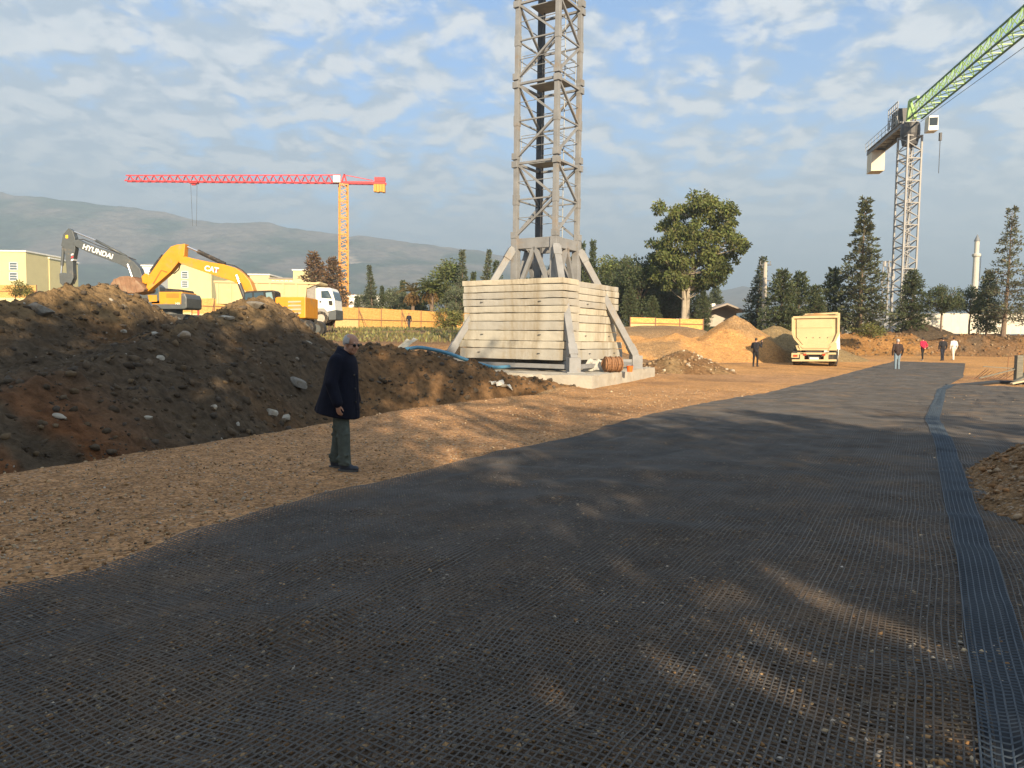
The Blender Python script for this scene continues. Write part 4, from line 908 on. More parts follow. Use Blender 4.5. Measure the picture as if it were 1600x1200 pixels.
body = plate('dump_body', [(-20, 770), (60, 760), (190, 760), (600, 772), (545, 800), (535, 900), (190, 905), (0, 905)], 2.5, M_BEI, trk_, P, 0.04)
plate('canopy', [(545, 802), (560, 778), (622, 768), (625, 778), (590, 790), (550, 808)], 2.5, M_BEI, body, P, 0.01)
for k in range(7): plate('rib', [(-5 + k * 80, 778), (8 + k * 80, 778), (8 + k * 80, 903), (-5 + k * 80, 903)], 2.62, M_BEI, body, P, 0.01)
plate('top_rail', [(-22, 762), (600, 774), (598, 784), (-22, 774)], 2.66, M_BEI, body, P, 0.01)
plate('chassis', [(0, 920), (600, 920), (600, 985), (0, 985)], 1.0, M_DGREY, trk_, P, 0.02)
for zx in (632, 470, 120, 20):
    for dy in (-1.1, 1.1): q = P(zx, 995, dy); wheel(trk_, (q.x, q.y, 0.53), 0.53, 0.34, (0, 1, 0))
# --- beige dump truck seen from behind
YD = 46.0; q0 = at(1274, 571, YD); gz = float(G(np.array(q0.x), np.array(YD))); dt = empty('dump_truck', (q0.x, YD, gz), R(-24)); tag(dt, 'beige dump truck seen from behind on the sand by the pile', 'truck')
def L2(px, py, dy=0.0): q = at(px, py, YD); return Vector((q.x - q0.x, dy, q.z - gz))
def zo(zx, zy, dy=0.0): return L2(1200 + zx / 8, 460 + zy / 8, dy)
tail = [(332, 285), (860, 280), (858, 480), (815, 590), (740, 660), (450, 665), (350, 545), (330, 480)]
def ring(dy, s=1.0): return [zo(x, y, dy) for x, y in tail]
b0 = MB(); b0.prism([p + Vector((0, 2.9, 0)) for p in ring(0.0)], YV, 5.6); bodyd = b0.build('dump_body', M_BEI, dt, bevel=0.03)
fr = MB()
for i in range(len(tail)): fr.beam(zo(*tail[i], 0.03), zo(*tail[(i + 1) % len(tail)], 0.03), 0.14, 0.16, YV)
tg = fr.build('tailgate', M_BEI, dt, bevel=0.01)
inner = [(375, 310), (790, 308), (795, 480), (735, 590), (690, 640), (455, 640), (375, 535)]
MB().prism([zo(x, y, 0.06) for x, y in inner], YV, 0.10).build('tailgate_panel', M_BEI, tg, bevel=0.01)
for y_ in (412,): MB().beam(zo(378, y_, 0.0), zo(790, y_, 0.0), 0.04, 0.05).build('rib', M_BEI, tg)
for x_ in (490, 568, 645, 735): MB().box(zo(x_, 540, 0.0), (0.05, 0.04, 0.05)).build('bolt', M_STEELD, tg)
a_ = MB(); a_.beam(zo(430, 215, 4.9), zo(850, 200, 4.9), 0.1, 0.12, YV); a_.beam(zo(425, 220, 4.9), zo(425, 290, 4.9), 0.12); a_.beam(zo(862, 200, 4.9), zo(862, 290, 4.9), 0.12); a_.prism([zo(440, 215, 5.2), zo(848, 205, 5.2), zo(846, 265, 5.2), zo(440, 280, 5.2)], YV, 0.08); a_.build('headboard', M_BEI, bodyd)
nx = 20; xs_, ys_ = np.meshgrid(np.linspace(-1, 1, nx), np.linspace(0, 1, nx)); za = zo(600, 285).z
lx0, lx1 = zo(350, 285).x, zo(840, 285).x
lv = np.stack([(lx0 + lx1) / 2 + xs_ * (lx1 - lx0) / 2, 0.35 + ys_ * 5.0, za - 0.06 + 0.33 * (1 - np.abs(xs_) ** 2) * np.minimum(1, ys_ * 5) + 0.08 * fbm(xs_ * 3, ys_ * 9, 3)], -1)
mesh_np('load', lv.reshape(-1, 3), grid_faces(nx, nx), mat('loaded sand', C_ORANGE, 0.95, var=0.3, scale=4, bump=0.03, bscale=20), dt, smooth_=True)
a_ = MB(); a_.prism([zo(360, 640, 1.5), zo(830, 600, 1.5), zo(840, 700, 1.5), zo(380, 700, 1.5)], YV, 3.0); a_.build('hinge_frame', M_BEI, dt, bevel=0.02)
for x_ in (400, 770): MB().beam(zo(x_, 640, 0.0), zo(x_ + (20 if x_ < 500 else -40), 700, 0.1), 0.16, 0.14).build('hinge_arm', M_BEI, dt)
MB().beam(zo(318, 828, 0.0), zo(835, 822, 0.0), 0.12, 0.14, YV).build('bumper', M_BEI, dt, bevel=0.01)
for x_ in (437, 715): MB().box(zo(x_, 775, 0.15), (0.26, 0.14, 0.46)).build('lamp_bracket', M_BEI, dt, bevel=0.02)
MB().beam(zo(380, 740, 0.15), zo(830, 738, 0.15), 0.12, 0.14, YV).build('cross_member', M_BEI, dt)
MB().box(zo(355, 765, 0.25), (0.44, 0.5, 0.3)).build('tool_box', M_BEI, dt, bevel=0.02)
for x_ in (345, 372): MB().box(zo(x_, 768, -0.01), (0.12, 0.03, 0.12)).build('tail_lamp', mat('tail lamp', (0.45, 0.06, 0.02), 0.3), dt)
MB().box(zo(580, 720, 3.2), (0.9, 6.2, 0.35)).build('chassis', M_STEELD, dt)
xl, xr = zo(375, 800).x, zo(795, 800).x
for yy in (0.75, 2.1, 5.6):
    for x_ in (xl, xr): wheel(dt, (x_, yy, 0.53), 0.53, 0.5, (1, 0, 0))
a_ = MB(); a_.box((0.05, 7.0, 1.75), (2.45, 1.7, 2.5)); cbx = a_.build('cab', M_WHT, dt, bevel=0.1)
MB().box(zo(907, 432, 6.6), (0.16, 0.1, 0.5)).build('mirror', M_BLK, dt, bevel=0.02)
MB().tube([zo(860, 300, 0.4), zo(868, 690, 0.4)], 0.04, 6).build('side_post', M_WHT, dt)

for x_ in (xl, xr): MB().box((x_, 0.12, 0.62), (0.52, 0.03, 0.62)).build('mudflap', M_BLK, dt)
MB().box(zo(578, 800, -0.03), (0.52, 0.02, 0.12)).build('number_plate', M_WHT, dt)
for x_ in (470, 690): MB().box(zo(x_, 752, 0.05), (0.16, 0.05, 0.12)).build('tail_lamp', mat('tail lamp', (0.45, 0.06, 0.02), 0.3), dt)
MB().box(zo(580, 770, 0.5), (0.7, 0.5, 0.35)).build('axle', M_STEELD, dt)
lad = MB()
for s_ in (-0.2, 0.2): lad.tube([(0.35 + s_, 0.2, 0.3), (0.35 + s_, 0.2, th - 1.5)], 0.035, 5)
for k in range(int((th - 2) / 0.35)): lad.tube([(0.15, 0.2, 0.4 + k * 0.35), (0.55, 0.2, 0.4 + k * 0.35)], 0.025, 5)
lad.build('ladder', M_GREY, cg)

# =================================================================== TREES
def leaf_mat(name, tr=0.25): return mat(name, (0.06, 0.08, 0.03), 0.65, var=0.25, scale=0.7, spec=0.25, attr='Col', trans=tr)
M_LEAF = leaf_mat('foliage'); M_BARK = mat('bark', (0.16, 0.115, 0.08), 0.9, var=0.3, scale=3, bump=0.02, bscale=14); M_PALE = mat('pale bark', (0.33, 0.28, 0.21), 0.8, var=0.25, scale=2)
def leaves(name, pos, dirs, ln, wd, cols, parent, m=None):
    """small pointed leaf sprays: one quad each, lying along dirs with a random roll"""
    n = len(pos); d = dirs / (np.linalg.norm(dirs, axis=1, keepdims=True) + 1e-9)
    r = RNG.normal(size=(n, 3)); s = np.cross(d, r); s /= np.linalg.norm(s, axis=1, keepdims=True) + 1e-9
    ln = ln[:, None]; wd = wd[:, None]
    v = np.stack([pos, pos + d * ln * 0.55 + s * wd * 0.5, pos + d * ln, pos + d * ln * 0.5 - s * wd * 0.5], 1)
    return mesh_np(name, v.reshape(-1, 3), np.arange(n * 4).reshape(n, 4), m or M_LEAF, parent, col=np.repeat(cols, 4, axis=0))
def tint(n, base, jit=0.35, hue=0.12):
    c = np.array(base) * 1.15 * RNG.uniform(1 - jit, 1 + jit, (n, 1)); c = c * (1 + RNG.uniform(-hue, hue, (n, 3))); return np.clip(c, 0.004, 0.6)
def conifer(h, rad, base_z=0.06, col=(0.045, 0.06, 0.028), dens=1.0, power=0.85, droop=0.25, gap=0.0, seed=0, leafl=0.34, curve=0.0):
    rg = np.random.default_rng(seed); root = empty('conifer_tree'); tr = MB()
    lean = rg.normal(0, 0.02, 2)
    ax = lambda z: Vector((lean[0] * z + curve * math.sin(z / h * 3), lean[1] * z, z))
    tr.tube([ax(h * t) for t in (0, 0.1, 0.25, 0.45, 0.7, 0.98)], [h * q for q in (0.022, 0.018, 0.014, 0.010, 0.005, 0.001)], 8)
    P_, D_, L_ = [], [], []; z = h * base_z
    while z < h * 0.985:
        t = (z / h - base_z) / (1 - base_z); env = rad * (1 - t) ** power * (0.72 + 0.28 * min(1, t * 6))
        nb = int(rg.integers(5, 9)); a0 = rg.uniform(0, 6.28)
        for k in range(nb):
            if rg.random() < gap: continue
            a = a0 + 6.283 * k / nb + rg.normal(0, 0.25); bl = max(0.12 * rad, env * rg.uniform(0.55, 1.12)); up = rg.uniform(0.05, 0.5) * (0.4 + t)
            dv = np.array([math.cos(a), math.sin(a), up]); p0 = np.array(ax(z))
            tip = p0 + dv * bl - np.array([0, 0, droop * bl * 0.6])
            if bl > 0.5: tr.tube([p0, (p0 + tip) / 2 + np.array([0, 0, 0.06 * bl]), tip], [0.012 * bl + 0.008, 0.01, 0.004], 4, False)
            m = int(bl * 17 * dens) + 5; f = rg.random(m) ** 0.65
            pp_ = p0 + f[:, None] * (tip - p0) + np.stack([np.zeros(m), np.zeros(m), 0.10 * bl * np.sin(f * 3.1)], -1) + rg.normal(0, 0.075 * (0.5 + bl * 0.45), (m, 3))
            dd = dv * 0.8 + rg.normal(0, 0.62, (m, 3)) + np.array([0, 0, 0.15])
            P_.append(pp_); D_.append(dd); L_.append(np.full(m, leafl) * rg.uniform(0.55, 1.25, m))
        z += h * rg.uniform(0.016, 0.030)
    tr.build('trunk', M_BARK, root); P_ = np.concatenate(P_); D_ = np.concatenate(D_); L_ = np.concatenate(L_)
    depth = np.clip(np.hypot(P_[:, 0], P_[:, 1]) / rad, 0, 1)
    c = tint(len(P_), col); leaves('crown', P_, D_, L_, L_ * 0.42, c, root)
    return root
def broadleaf(h, clusters, trunk, col, per=150, leafl=0.3, sigma=0.55, bark=None, limbs=True, limb=0.010, hang=0.0, seed=0, name='broadleaf_tree'):
    """clusters: (x, y, z, r); trunk: list of (points, radii)"""
    rg = np.random.default_rng(seed); root = empty(name); tr = MB()
    for pts, rs in trunk: tr.tube(pts, rs, 8)
    joint = [Vector(p) for pts, _ in trunk for p in pts[1:]]
    P_, D_, L_, C_ = [], [], [], []
    for (x, y, z, r) in clusters:
        c = Vector((x, y, z))
        if limbs:
            j = min(joint, key=lambda q: (q - c).length + (2.5 if q.z > c.z - 0.15 * h * 0.3 else 0)); md = j.lerp(c, 0.5) + Vector((0, 0, -0.12 * (c - j).length * 0.4))
            tr.tube([j, md, c], [limb * h, limb * 0.6 * h, limb * 0.2 * h], 5, False)
        m = int(per * (r / 1.0) ** 2) + 25; g = rg.normal(size=(m, 3)); g /= np.linalg.norm(g, axis=1, keepdims=True); rr = r * rg.random(m) ** 0.45
        q = np.array(c) + g * rr[:, None] * np.array([1, 1, 0.8]); q += rg.normal(0, 0.06 * r, (m, 3)); P_.append(q)
        D_.append(g * 0.6 + rg.normal(0, 0.6, (m, 3)) + np.array([0, 0, -hang])); L_.append(leafl * rg.uniform(0.6, 1.3, m)); C_.append(tint(m, np.array(col) * rg.uniform(0.8, 1.25)))
    tr.build('trunk', bark or M_BARK, root)
    L_ = np.concatenate(L_); leaves('crown', np.concatenate(P_), np.concatenate(D_), L_, L_ * 0.5, np.concatenate(C_), root)
    return root
def round_clusters(rg, n, rx, ry, z0, z1, r0, r1):
    out = []
    while len(out) < n:
        g = rg.normal(size=3); g /= np.linalg.norm(g); k = rg.uniform(0.55, 1.0); cz = (z0 + z1) / 2
        out.append((g[0] * rx * k, g[1] * ry * k, cz + g[2] * (z1 - z0) / 2 * k, rg.uniform(r0, r1)))
    return out
def palm(h, col, seed, nf=34, dead=12):
    rg = np.random.default_rng(seed); root = empty('palm_tree'); tr = MB()
    tr.tube([(0, 0, 0), (0.03, 0, h * 0.3), (0.0, 0.05, h * 0.62), (0, 0, h * 0.8)], [0.28, 0.22, 0.24, 0.2], 10); tr.build('trunk', M_BARK, root)
    P_, D_, C_ = [], [], []
    for k in range(nf + dead):
        old = k >= nf; a = rg.uniform(0, 6.28); e = rg.uniform(-1.3, -0.5) if old else rg.uniform(-0.35, 1.25); L = h * rg.uniform(0.22, 0.30); p = np.array([0, 0, h * 0.8])
        for i in range(26):
            t = i / 25; ee = e - t * t * 0.9; st = np.array([math.cos(a) * math.cos(ee), math.sin(a) * math.cos(ee), math.sin(ee)]) * L / 26; p = p + st
            sdv = np.array([-math.sin(a), math.cos(a), 0.0])
            for s in (-1, 1): P_.append(p.copy()); D_.append(sdv * s + st / np.linalg.norm(st) * 0.7 - np.array([0, 0, 0.25])); C_.append((0.20, 0.125, 0.05) if old else col)
    n = len(P_); ln = np.full(n, h * 0.075) * RNG.uniform(0.7, 1.1, n)
    leaves('crown', np.array(P_), np.array(D_), ln, ln * 0.16, np.array(C_) * RNG.uniform(0.7, 1.3, (n, 1)), root)
    return root
GRN = (0.066, 0.080, 0.036); GRN2 = (0.10, 0.115, 0.040); GRY = (0.100, 0.112, 0.066); OLV = (0.13, 0.13, 0.04); BRN = (0.14, 0.09, 0.05)
PROTO = {
    'con_a': (conifer(10, 2.6, 0.05, GRN, 1.15, 0.95, 0.2, 0.05, 1), 10),
    'con_b': (conifer(10, 3.6, 0.05, GRN, 0.9, 0.62, 0.1, 0.12, 2, 0.4), 10),
    'con_c': (conifer(10, 1.9, 0.05, GRY, 1.4, 1.0, 0.15, 0.05, 3, 0.30), 10),
    'tall': (conifer(16, 3.6, 0.08, (0.075, 0.082, 0.042), 1.0, 0.95, 0.35, 0.10, 4, 0.40), 16),
    'sparse': (conifer(16, 4.2, 0.12, (0.095, 0.10, 0.06), 0.62, 1.0, 0.1, 0.30, 5, 0.40, 0.25), 16),
    'brown': (conifer(10, 2.7, 0.12, BRN, 1.0, 0.6, 0.2, 0.12, 6, 0.36), 10),
}
rg = np.random.default_rng(11)
def rt(seed, col, n=34, rx=2.6, z0=2.6, z1=8.6, **k):
    g = np.random.default_rng(seed); return broadleaf(9, round_clusters(g, n, rx, rx, z0, z1, 0.7, 1.25), [([(0, 0, 0), (0.1, 0, 1.6), (0, 0.1, 3.4), (0.1, 0, 6.0)], [0.20, 0.17, 0.14, 0.06])], col, seed=seed, **k)
PROTO['round_a'] = (rt(21, GRN2, 40), 9); PROTO['round_b'] = (rt(22, GRY, 38), 9); PROTO['round_c'] = (rt(23, GRN, 44, 3.0, 1.2, 8.6, per=170), 9)
PROTO['airy'] = (rt(26, GRN2, 19, 3.2, 2.2, 8.8, per=80), 9)
PROTO['umbrella'] = (rt(24, GRN, 36, 3.6, 3.8, 7.6, per=150), 8)
PROTO['bush'] = (broadleaf(2.4, round_clusters(np.random.default_rng(25), 16, 1.3, 1.2, 0.3, 2.0, 0.4, 0.7), [([(0, 0, 0), (0, 0, 0.5), (0.1, 0, 1.0)], [0.05, 0.04, 0.02])], OLV, per=260, leafl=0.2, seed=25, name='bush'), 2.4)
PROTO['palm'] = (palm(7, (0.10, 0.11, 0.03), 31), 7); PROTO['palm_b'] = (palm(7, (0.17, 0.13, 0.05), 32, 22, 34), 7)
used = set()
def place(kind, px, topy, Y, label, cat='tree', wide=1.0, base=None, rot=None, group=None):
    proto, h0 = PROTO[kind]; p = at(px, topy, Y); bz = base if base is not None else float(G(np.array(p.x), np.array(Y)))
    o = proto if kind not in used else copy_tree(proto); used.add(kind)
    s = (p.z - bz) / h0; o.location = (p.x, Y, bz); o.scale = (s * wide, s * wide, s); o.rotation_euler = (0, 0, rot if rot is not None else random.uniform(0, 6.28))
    tag(o, label, cat, group); return o
GL = 'trees behind the hoarding'; GR_ = 'trees along the right side of the site'
place('brown', 496, 393, 112, 'brown withered conifer left of the yellow crane mast', base=2.0, wide=1.15, group=GL)
place('brown', 521, 401, 108, 'brown withered conifer overlapping the yellow crane mast', base=2.0, wide=1.1, group=GL)
place('con_c', 584, 414, 98, 'slim grey-green cypress standing alone right of the yellow crane', wide=1.1, group=GL)
place('con_a', 597, 447, 96, 'short conifer at the foot of the slim cypress', wide=1.0, group=GL)
place('con_c', 560, 462, 99, 'small shrubby conifer just right of the yellow mast foot', wide=1.6, group=GL)
place('round_b', 617, 444, 102, 'rounded grey-green tree between the cypress and the palms', wide=1.0, group=GL)
place('palm_b', 645, 440, 97, 'dry brownish palm behind the hoarding', 'palm', wide=1.15, group='palms behind the hoarding')
place('palm', 675, 436, 95, 'green palm with a thick trunk behind the hoarding', 'palm', wide=1.2, group='palms behind the hoarding')
place('round_a', 697, 402, 105, 'pale green round tree behind the green palm', wide=1.15, group=GL)
place('con_c', 724, 389, 100, 'pointed dark cypress left of the ballast stack', wide=1.05, group=GL)
place('round_b', 712, 440, 93, 'dense blue-green bushy tree beside the left ballast stack', wide=0.9, group=GL)
place('con_c', 757, 390, 103, 'leaning cypress top above the left ballast stack', wide=0.95, group=GL)
place('con_a', 741, 425, 108, 'dark conifer between the two cypress tops', wide=1.0, group=GL)
place('round_c', 790, 432, 100, 'dark bushy tree behind the left crane strut', wide=0.9, group=GL)
place('round_c', 850, 420, 104, 'dark tree seen through the crane base', wide=1.1, group=GL)
place('con_a', 911, 379, 96, 'left of two pointed conifers right of the crane mast', wide=0.75, group=GL)
place('con_a', 926, 376, 99, 'right of two pointed conifers right of the crane mast', wide=0.7, group=GL)
place('round_a', 951, 400, 92, 'mid green tree above the right ballast stack', wide=1.0, group=GL)
place('round_c', 975, 402, 88, 'dark green tree right of the right ballast stack', wide=0.95, group=GL)
place('round_c', 1002, 386, 84, 'tall dark green tree left of the eucalyptus', wide=0.85, group=GL)
place('con_b', 985, 448, 76, 'low dark conifer right of the ballast stack', wide=0.9, group=GL)
place('con_b', 1020, 462, 75, 'low bushy conifer at the foot of the eucalyptus', wide=1.0, group=GL)
place('con_b', 1100, 455, 78, 'dark conifer right of the eucalyptus trunks', wide=0.7, group=GL)
place('con_b', 1118, 447, 140, 'small distant conifer above the white house roof', wide=0.8, group=GL)
place('con_c', 1181, 401, 92, 'slim pointed cypress beside the utility pole', wide=1.25, group=GR_)
place('con_b', 1222, 420, 74, 'broad dark conifer left of the dump truck', wide=0.95, group=GR_)
place('con_b', 1250, 424, 78, 'broad grey-green conifer directly behind the dump truck', wide=0.9, group=GR_)
place('con_b', 1304, 418, 76, 'bushy conifer right behind the dump truck', wide=0.8, group=GR_)
place('con_b', 1275, 445, 72, 'low dark conifer over the dump truck load', wide=0.85, group=GR_)
place('tall', 1351, 305, 73, 'tallest pointed conifer right of the dump truck', wide=1.05, group=GR_)
place('con_b', 1428, 421, 73, 'spreading conifer in front of the green crane mast', wide=1.0, base=2.6, group=GR_)
place('umbrella', 1474, 444, 72, 'flat-topped tree with a bare trunk before the white hoarding', wide=0.85, base=2.5, group=GR_)
place('umbrella', 1518, 446, 76, 'flat-topped tree in front of the white minaret', wide=0.8, base=2.5, group=GR_)
place('sparse', 1578, 322, 70, 'tall sparse conifer at the right edge', wide=0.95, base=2.4, rot=0.5, group=GR_)
place('con_b', 1546, 424, 73, 'low sparse conifer left of the tall one at the right edge', wide=0.8, base=2.5, group=GR_)
place('sparse', 1618, 380, 72, 'sparse conifer cut off by the right picture edge', wide=0.95, base=2.4, rot=2.5, group=GR_)
place('bush', 1358, 503, 66, 'olive green bush on the bank under the tallest conifer', 'bush', wide=1.9, base=2.1)
place('bush', 30, 437, 64, 'pale bush behind the hoarding below the yellow building', 'bush', wide=1.2, base=4.6)
place('round_b', 572, 452, 101, 'grey bushy tree right of the yellow mast foot', wide=0.9, group=GL)
place('con_a', 630, 438, 108, 'dark conifer rising behind the dry palm', wide=1.1, group=GL)
place('round_c', 660, 455, 104, 'dark bushy tree between the two palms', wide=0.9, group=GL)
place('con_a', 775, 408, 106, 'dark conifer just left of the left crane strut', wide=1.0, group=GL)
place('round_c', 932, 425, 98, 'dark bushy tree under the pair of pointed conifers', wide=1.1, group=GL)
place('round_c', 1026, 383, 92, 'dark green tree touching the eucalyptus crown on its left', wide=0.95, group=GL)
place('round_a', 966, 396, 97, 'mid green tree behind the right ballast stack', wide=1.05, group=GL)
place('round_b', 1046, 440, 88, 'grey-green tree under the left of the eucalyptus crown', wide=1.0, group=GL)
place('con_a', 892, 400, 101, 'dark conifer right beside the crane base', wide=1.0, group=GL)
place('round_c', 1050, 400, 95, 'dark tree filling the space under the eucalyptus crown', wide=1.0, group=GL)
place('round_c', 1086, 452, 92, 'low dark tree behind the eucalyptus trunks', wide=1.0, group=GL)
place('bush', 700, 478, 90, 'low olive bush right of the green palm', 'bush', wide=1.3)
place('bush', 605, 478, 92, 'low olive bush below the rounded tree', 'bush', wide=1.5)
# the big eucalyptus: crown laid out clump by clump
YE = 80.0; eb_ = at(1074, 500, YE); bz = float(G(np.array(eb_.x), np.array(YE)))
def E(px, py, dy=0.0): q = at(px, py, YE); return (q.x - eb_.x, dy, q.z - bz)
rg = np.random.default_rng(77); cls = []
outline = [(1052, 336, 22), (1080, 322, 20), (1106, 318, 18), (1128, 330, 18), (1143, 346, 13), (1152, 374, 14), (1158, 384, 9), (1136, 388, 16), (1118, 360, 20), (1090, 352, 24), (1062, 362, 24), (1040, 372, 18), (1034, 392, 17), (1056, 395, 24), (1084, 386, 22), (1108, 396, 20), (1132, 412, 16), (1122, 432, 13), (1100, 428, 16), (1076, 420, 18), (1050, 420, 18), (1030, 414, 14), (1044, 438, 13), (1096, 446, 11), (1112, 440, 10), (1062, 444, 11)]
for (x_, y_, r_) in outline:
    for k in range(9): q = E(x_ + rg.normal(0, r_ * 0.46), y_ + rg.normal(0, r_ * 0.60), rg.uniform(-2.6, 2.6)); cls.append(q + (r_ * 0.046 * rg.uniform(0.45, 1.05),))
eu = broadleaf(13, cls, [([E(1068, 502), E(1069, 470), E(1066, 430), E(1058, 380)], [0.28, 0.24, 0.18, 0.07]), ([E(1074, 500, 0.2), E(1076, 455, 0.2), E(1092, 400, 0.1), E(1112, 350)], [0.26, 0.22, 0.16, 0.06]), ([E(1076, 460, 0.2), E(1084, 410), E(1082, 340)], [0.14, 0.11, 0.05])], (0.098, 0.112, 0.034), per=300, leafl=0.34, limb=0.0035, bark=M_PALE, hang=0.7, seed=78, name='eucalyptus_tree')
eu.location = (eb_.x, YE, bz); tag(eu, 'big eucalyptus with pale twin trunks right of the crane', 'tree')
# trees behind the photographer: their shade lies over the road and the dirt bank
GB = 'trees behind the camera'
SH = []
for i, (x_, y_, h_, k_, wd) in enumerate([(-13.5, -9.5, 12.4, 'tall', 1.25), (-10.0, -11, 11.5, 'round_c', 1.05), (-6.6, -9.0, 12.8, 'tall', 1.3), (-3.2, -10.5, 14.2, 'round_a', 1.05), (0.2, -9.5, 16.2, 'round_c', 0.85), (3.4, -11, 17.0, 'airy', 0.9), (6.3, -10, 17.0, 'airy', 0.85), (9.6, -10.5, 11.2, 'round_a', 1.0), (12.6, -8.5, 10.4, 'tall', 1.2), (15.6, -10, 10.6, 'airy', 0.95), (-17, -11, 13.0, 'round_c', 1.1), (-20.5, -9, 12.5, 'tall', 1.2), (18.8, -9, 9.8, 'tall', 1.1)]):
    proto, h0 = PROTO[k_]; o = copy_tree(proto) if k_ in used else proto; used.add(k_); s = h_ / h0; o.location = (x_, y_, 0); o.scale = (s * wd, s * wd, s); o.rotation_euler = (0, 0, 0.7 * i)
    if k_ == 'tall': o.scale = (s * wd * 1.25, s * wd * 1.25, s)
    SH.append(o)

for i, o in enumerate(sorted(SH, key=lambda q: q.location.x)):
    tag(o, '%s tree from the left in the shading row behind the camera' % ['first', 'second', 'third', 'fourth', 'fifth', 'sixth', 'seventh', 'eighth', 'ninth', 'tenth', 'eleventh', 'twelfth', 'last'][i], 'tree', GB)

# =================================================================== HOARDINGS
def Gs(x, y): return float(G(np.array(float(x)), np.array(float(y))))
def hit(px, py):
    """where a line of sight meets the dirt bank or the ground"""
    d = _f * F_PX + CR * (px - 800) + CU * (600 - py); d = d / d.y; t = 3.0
    while t < 90:
        p = Vector((0, 0, CAM_Z)) + d * t; h = Gs(p.x, p.y)
        if -34 < p.x < 3.2 and 3 < p.y < 34: h = max(h, float(Hm(np.array(p.x), np.array(p.y))))
        if p.z <= h: return p
        t += 0.03
    return p
def osb():
    m = mat('osb board', (0.60, 0.33, 0.09), 0.75, var=0.0); 
    if m.node_tree.nodes.get('flakes'): return m
    nt = m.node_tree; b = nt.nodes['Principled BSDF']; v = nt.nodes.new('ShaderNodeTexVoronoi'); v.name = 'flakes'; v.inputs['Scale'].default_value = 9
    t = nt.nodes.new('ShaderNodeTexCoord'); mpn = nt.nodes.new('ShaderNodeMapping'); mpn.inputs['Scale'].default_value = (1, 1, 2.2); nt.links.new(t.outputs['Object'], mpn.inputs[0]); nt.links.new(mpn.outputs[0], v.inputs['Vector'])
    cr = nt.nodes.new('ShaderNodeValToRGB'); cr.color_ramp.elements[0].color = (0.50, 0.25, 0.06, 1); cr.color_ramp.elements[1].color = (0.72, 0.43, 0.14, 1)
    sx_ = nt.nodes.new('ShaderNodeSeparateColor'); nt.links.new(v.outputs['Color'], sx_.inputs[0]); nt.links.new(sx_.outputs[0], cr.inputs[0]); nt.links.new(cr.outputs[0], b.inputs['Base Color']); return m
M_OSB = osb(); M_POST = mat('rusty post', (0.20, 0.10, 0.05), 0.7, var=0.2, scale=4)
M_BLEACH = mat('bleached osb', (0.66, 0.46, 0.20), 0.75, var=0.2, scale=6)
def hoarding(p0, p1, bays, h, label, split=0.42, braces=True, jit=0.03):
    p0, p1 = Vector(p0), Vector(p1); e = empty('hoarding', p0); tag(e, label, 'hoarding', 'board hoardings round the site'); dv = (p1 - p0) / bays; ang = math.atan2(dv.y, dv.x); Mz = Matrix.Rotation(ang, 3, 'Z'); L = Vector((dv.x, dv.y, 0)).length
    nrm = Vector((dv.y, -dv.x, 0)).normalized()
    if nrm.y > 0: nrm = -nrm
    for i in range(bays):
        c = dv * (i + 0.5); dz = random.uniform(-jit, jit)
        for z0, z1 in ((0, h * split - 0.01), (h * split + 0.01, h)):
            q = MB().box((0, 0, 0), (L - 0.03, 0.03, z1 - z0), Mz).build('panel', M_OSB if random.random() < 0.94 else M_BLEACH, e)
            q.location = c + Vector((0, 0, (z0 + z1) / 2 + dz))
        MB().beam(dv * i + nrm * 0.05 + Vector((0, 0, h * split)), dv * (i + 1) + nrm * 0.05 + Vector((0, 0, h * split)), 0.05, 0.08).build('rail', M_POST, e)
    for i in range(bays + 1):
        q = dv * i + nrm * 0.06; MB().beam(q + Vector((0, 0, -0.3)), q + Vector((0, 0, h + 0.05)), 0.09).build('post', M_POST, e)
        if braces and i % 2 == 1: MB().beam(q + Vector((0, 0, h * 0.9)), q + nrm * 0.9 + dv.normalized() * 0.35 + Vector((0, 0, -0.1)), 0.06).build('brace', M_POST, e)
    return e
a_ = at(522, 512, 75); b_ = at(735, 515, 98); hoarding(a_, b_, 7, 2.15, 'long orange board hoarding between the white truck cab and the ballast')
a_ = at(232, 487, 88); b_ = at(372, 492, 84); hoarding(a_, b_, 4, 1.75, 'board hoarding behind the two excavators', 0.5)
a_ = at(-40, 464, 92); b_ = at(58, 466, 90); hoarding(a_, b_, 3, 1.55, 'board hoarding below the yellow building at the left edge', 0.5, False)
a_ = at(58, 474, 90); b_ = at(112, 480, 88); hoarding(a_, b_, 2, 1.5, 'lower board hoarding by the breaker of the charcoal excavator', 0.5, False)
a_ = at(984, 513, 72); b_ = at(1098, 515, 76); hoarding(a_, b_, 3, 1.05, 'low board hoarding under the eucalyptus', 0.5, False)
# white metal hoarding
M_SHEET = mat('white sheet metal', (0.68, 0.64, 0.54), 0.45, 0.1, var=0.1, scale=2, dirt=(0.45, 0.36, 0.26), dirt_amt=0.1, stretch=(1, 1, 0.3)); M_SHEET2 = mat('grey sheet metal', (0.50, 0.52, 0.53), 0.45, 0.2, var=0.1, scale=2)
p0 = at(1318, 520, 86); p1 = at(1680, 520, 80); nb = 27; wf = empty('metal_hoarding', p0); tag(wf, 'white corrugated metal hoarding behind the trees on the right', 'hoarding')
dv = (p1 - p0) / nb
pv_ = []; L = Vector((dv.x, dv.y, 0)).length; ng = 8
for i in range(ng * 4 + 1):
    x_ = L * i / (ng * 4) * 0.99; y_ = (0, 0.035, 0.035, 0)[i % 4]
    pv_ += [(x_, y_, 0), (x_, y_, 2.25)]
f_ = [(2 * i, 2 * i + 2, 2 * i + 3, 2 * i + 1) for i in range(ng * 4)]
me_p = None
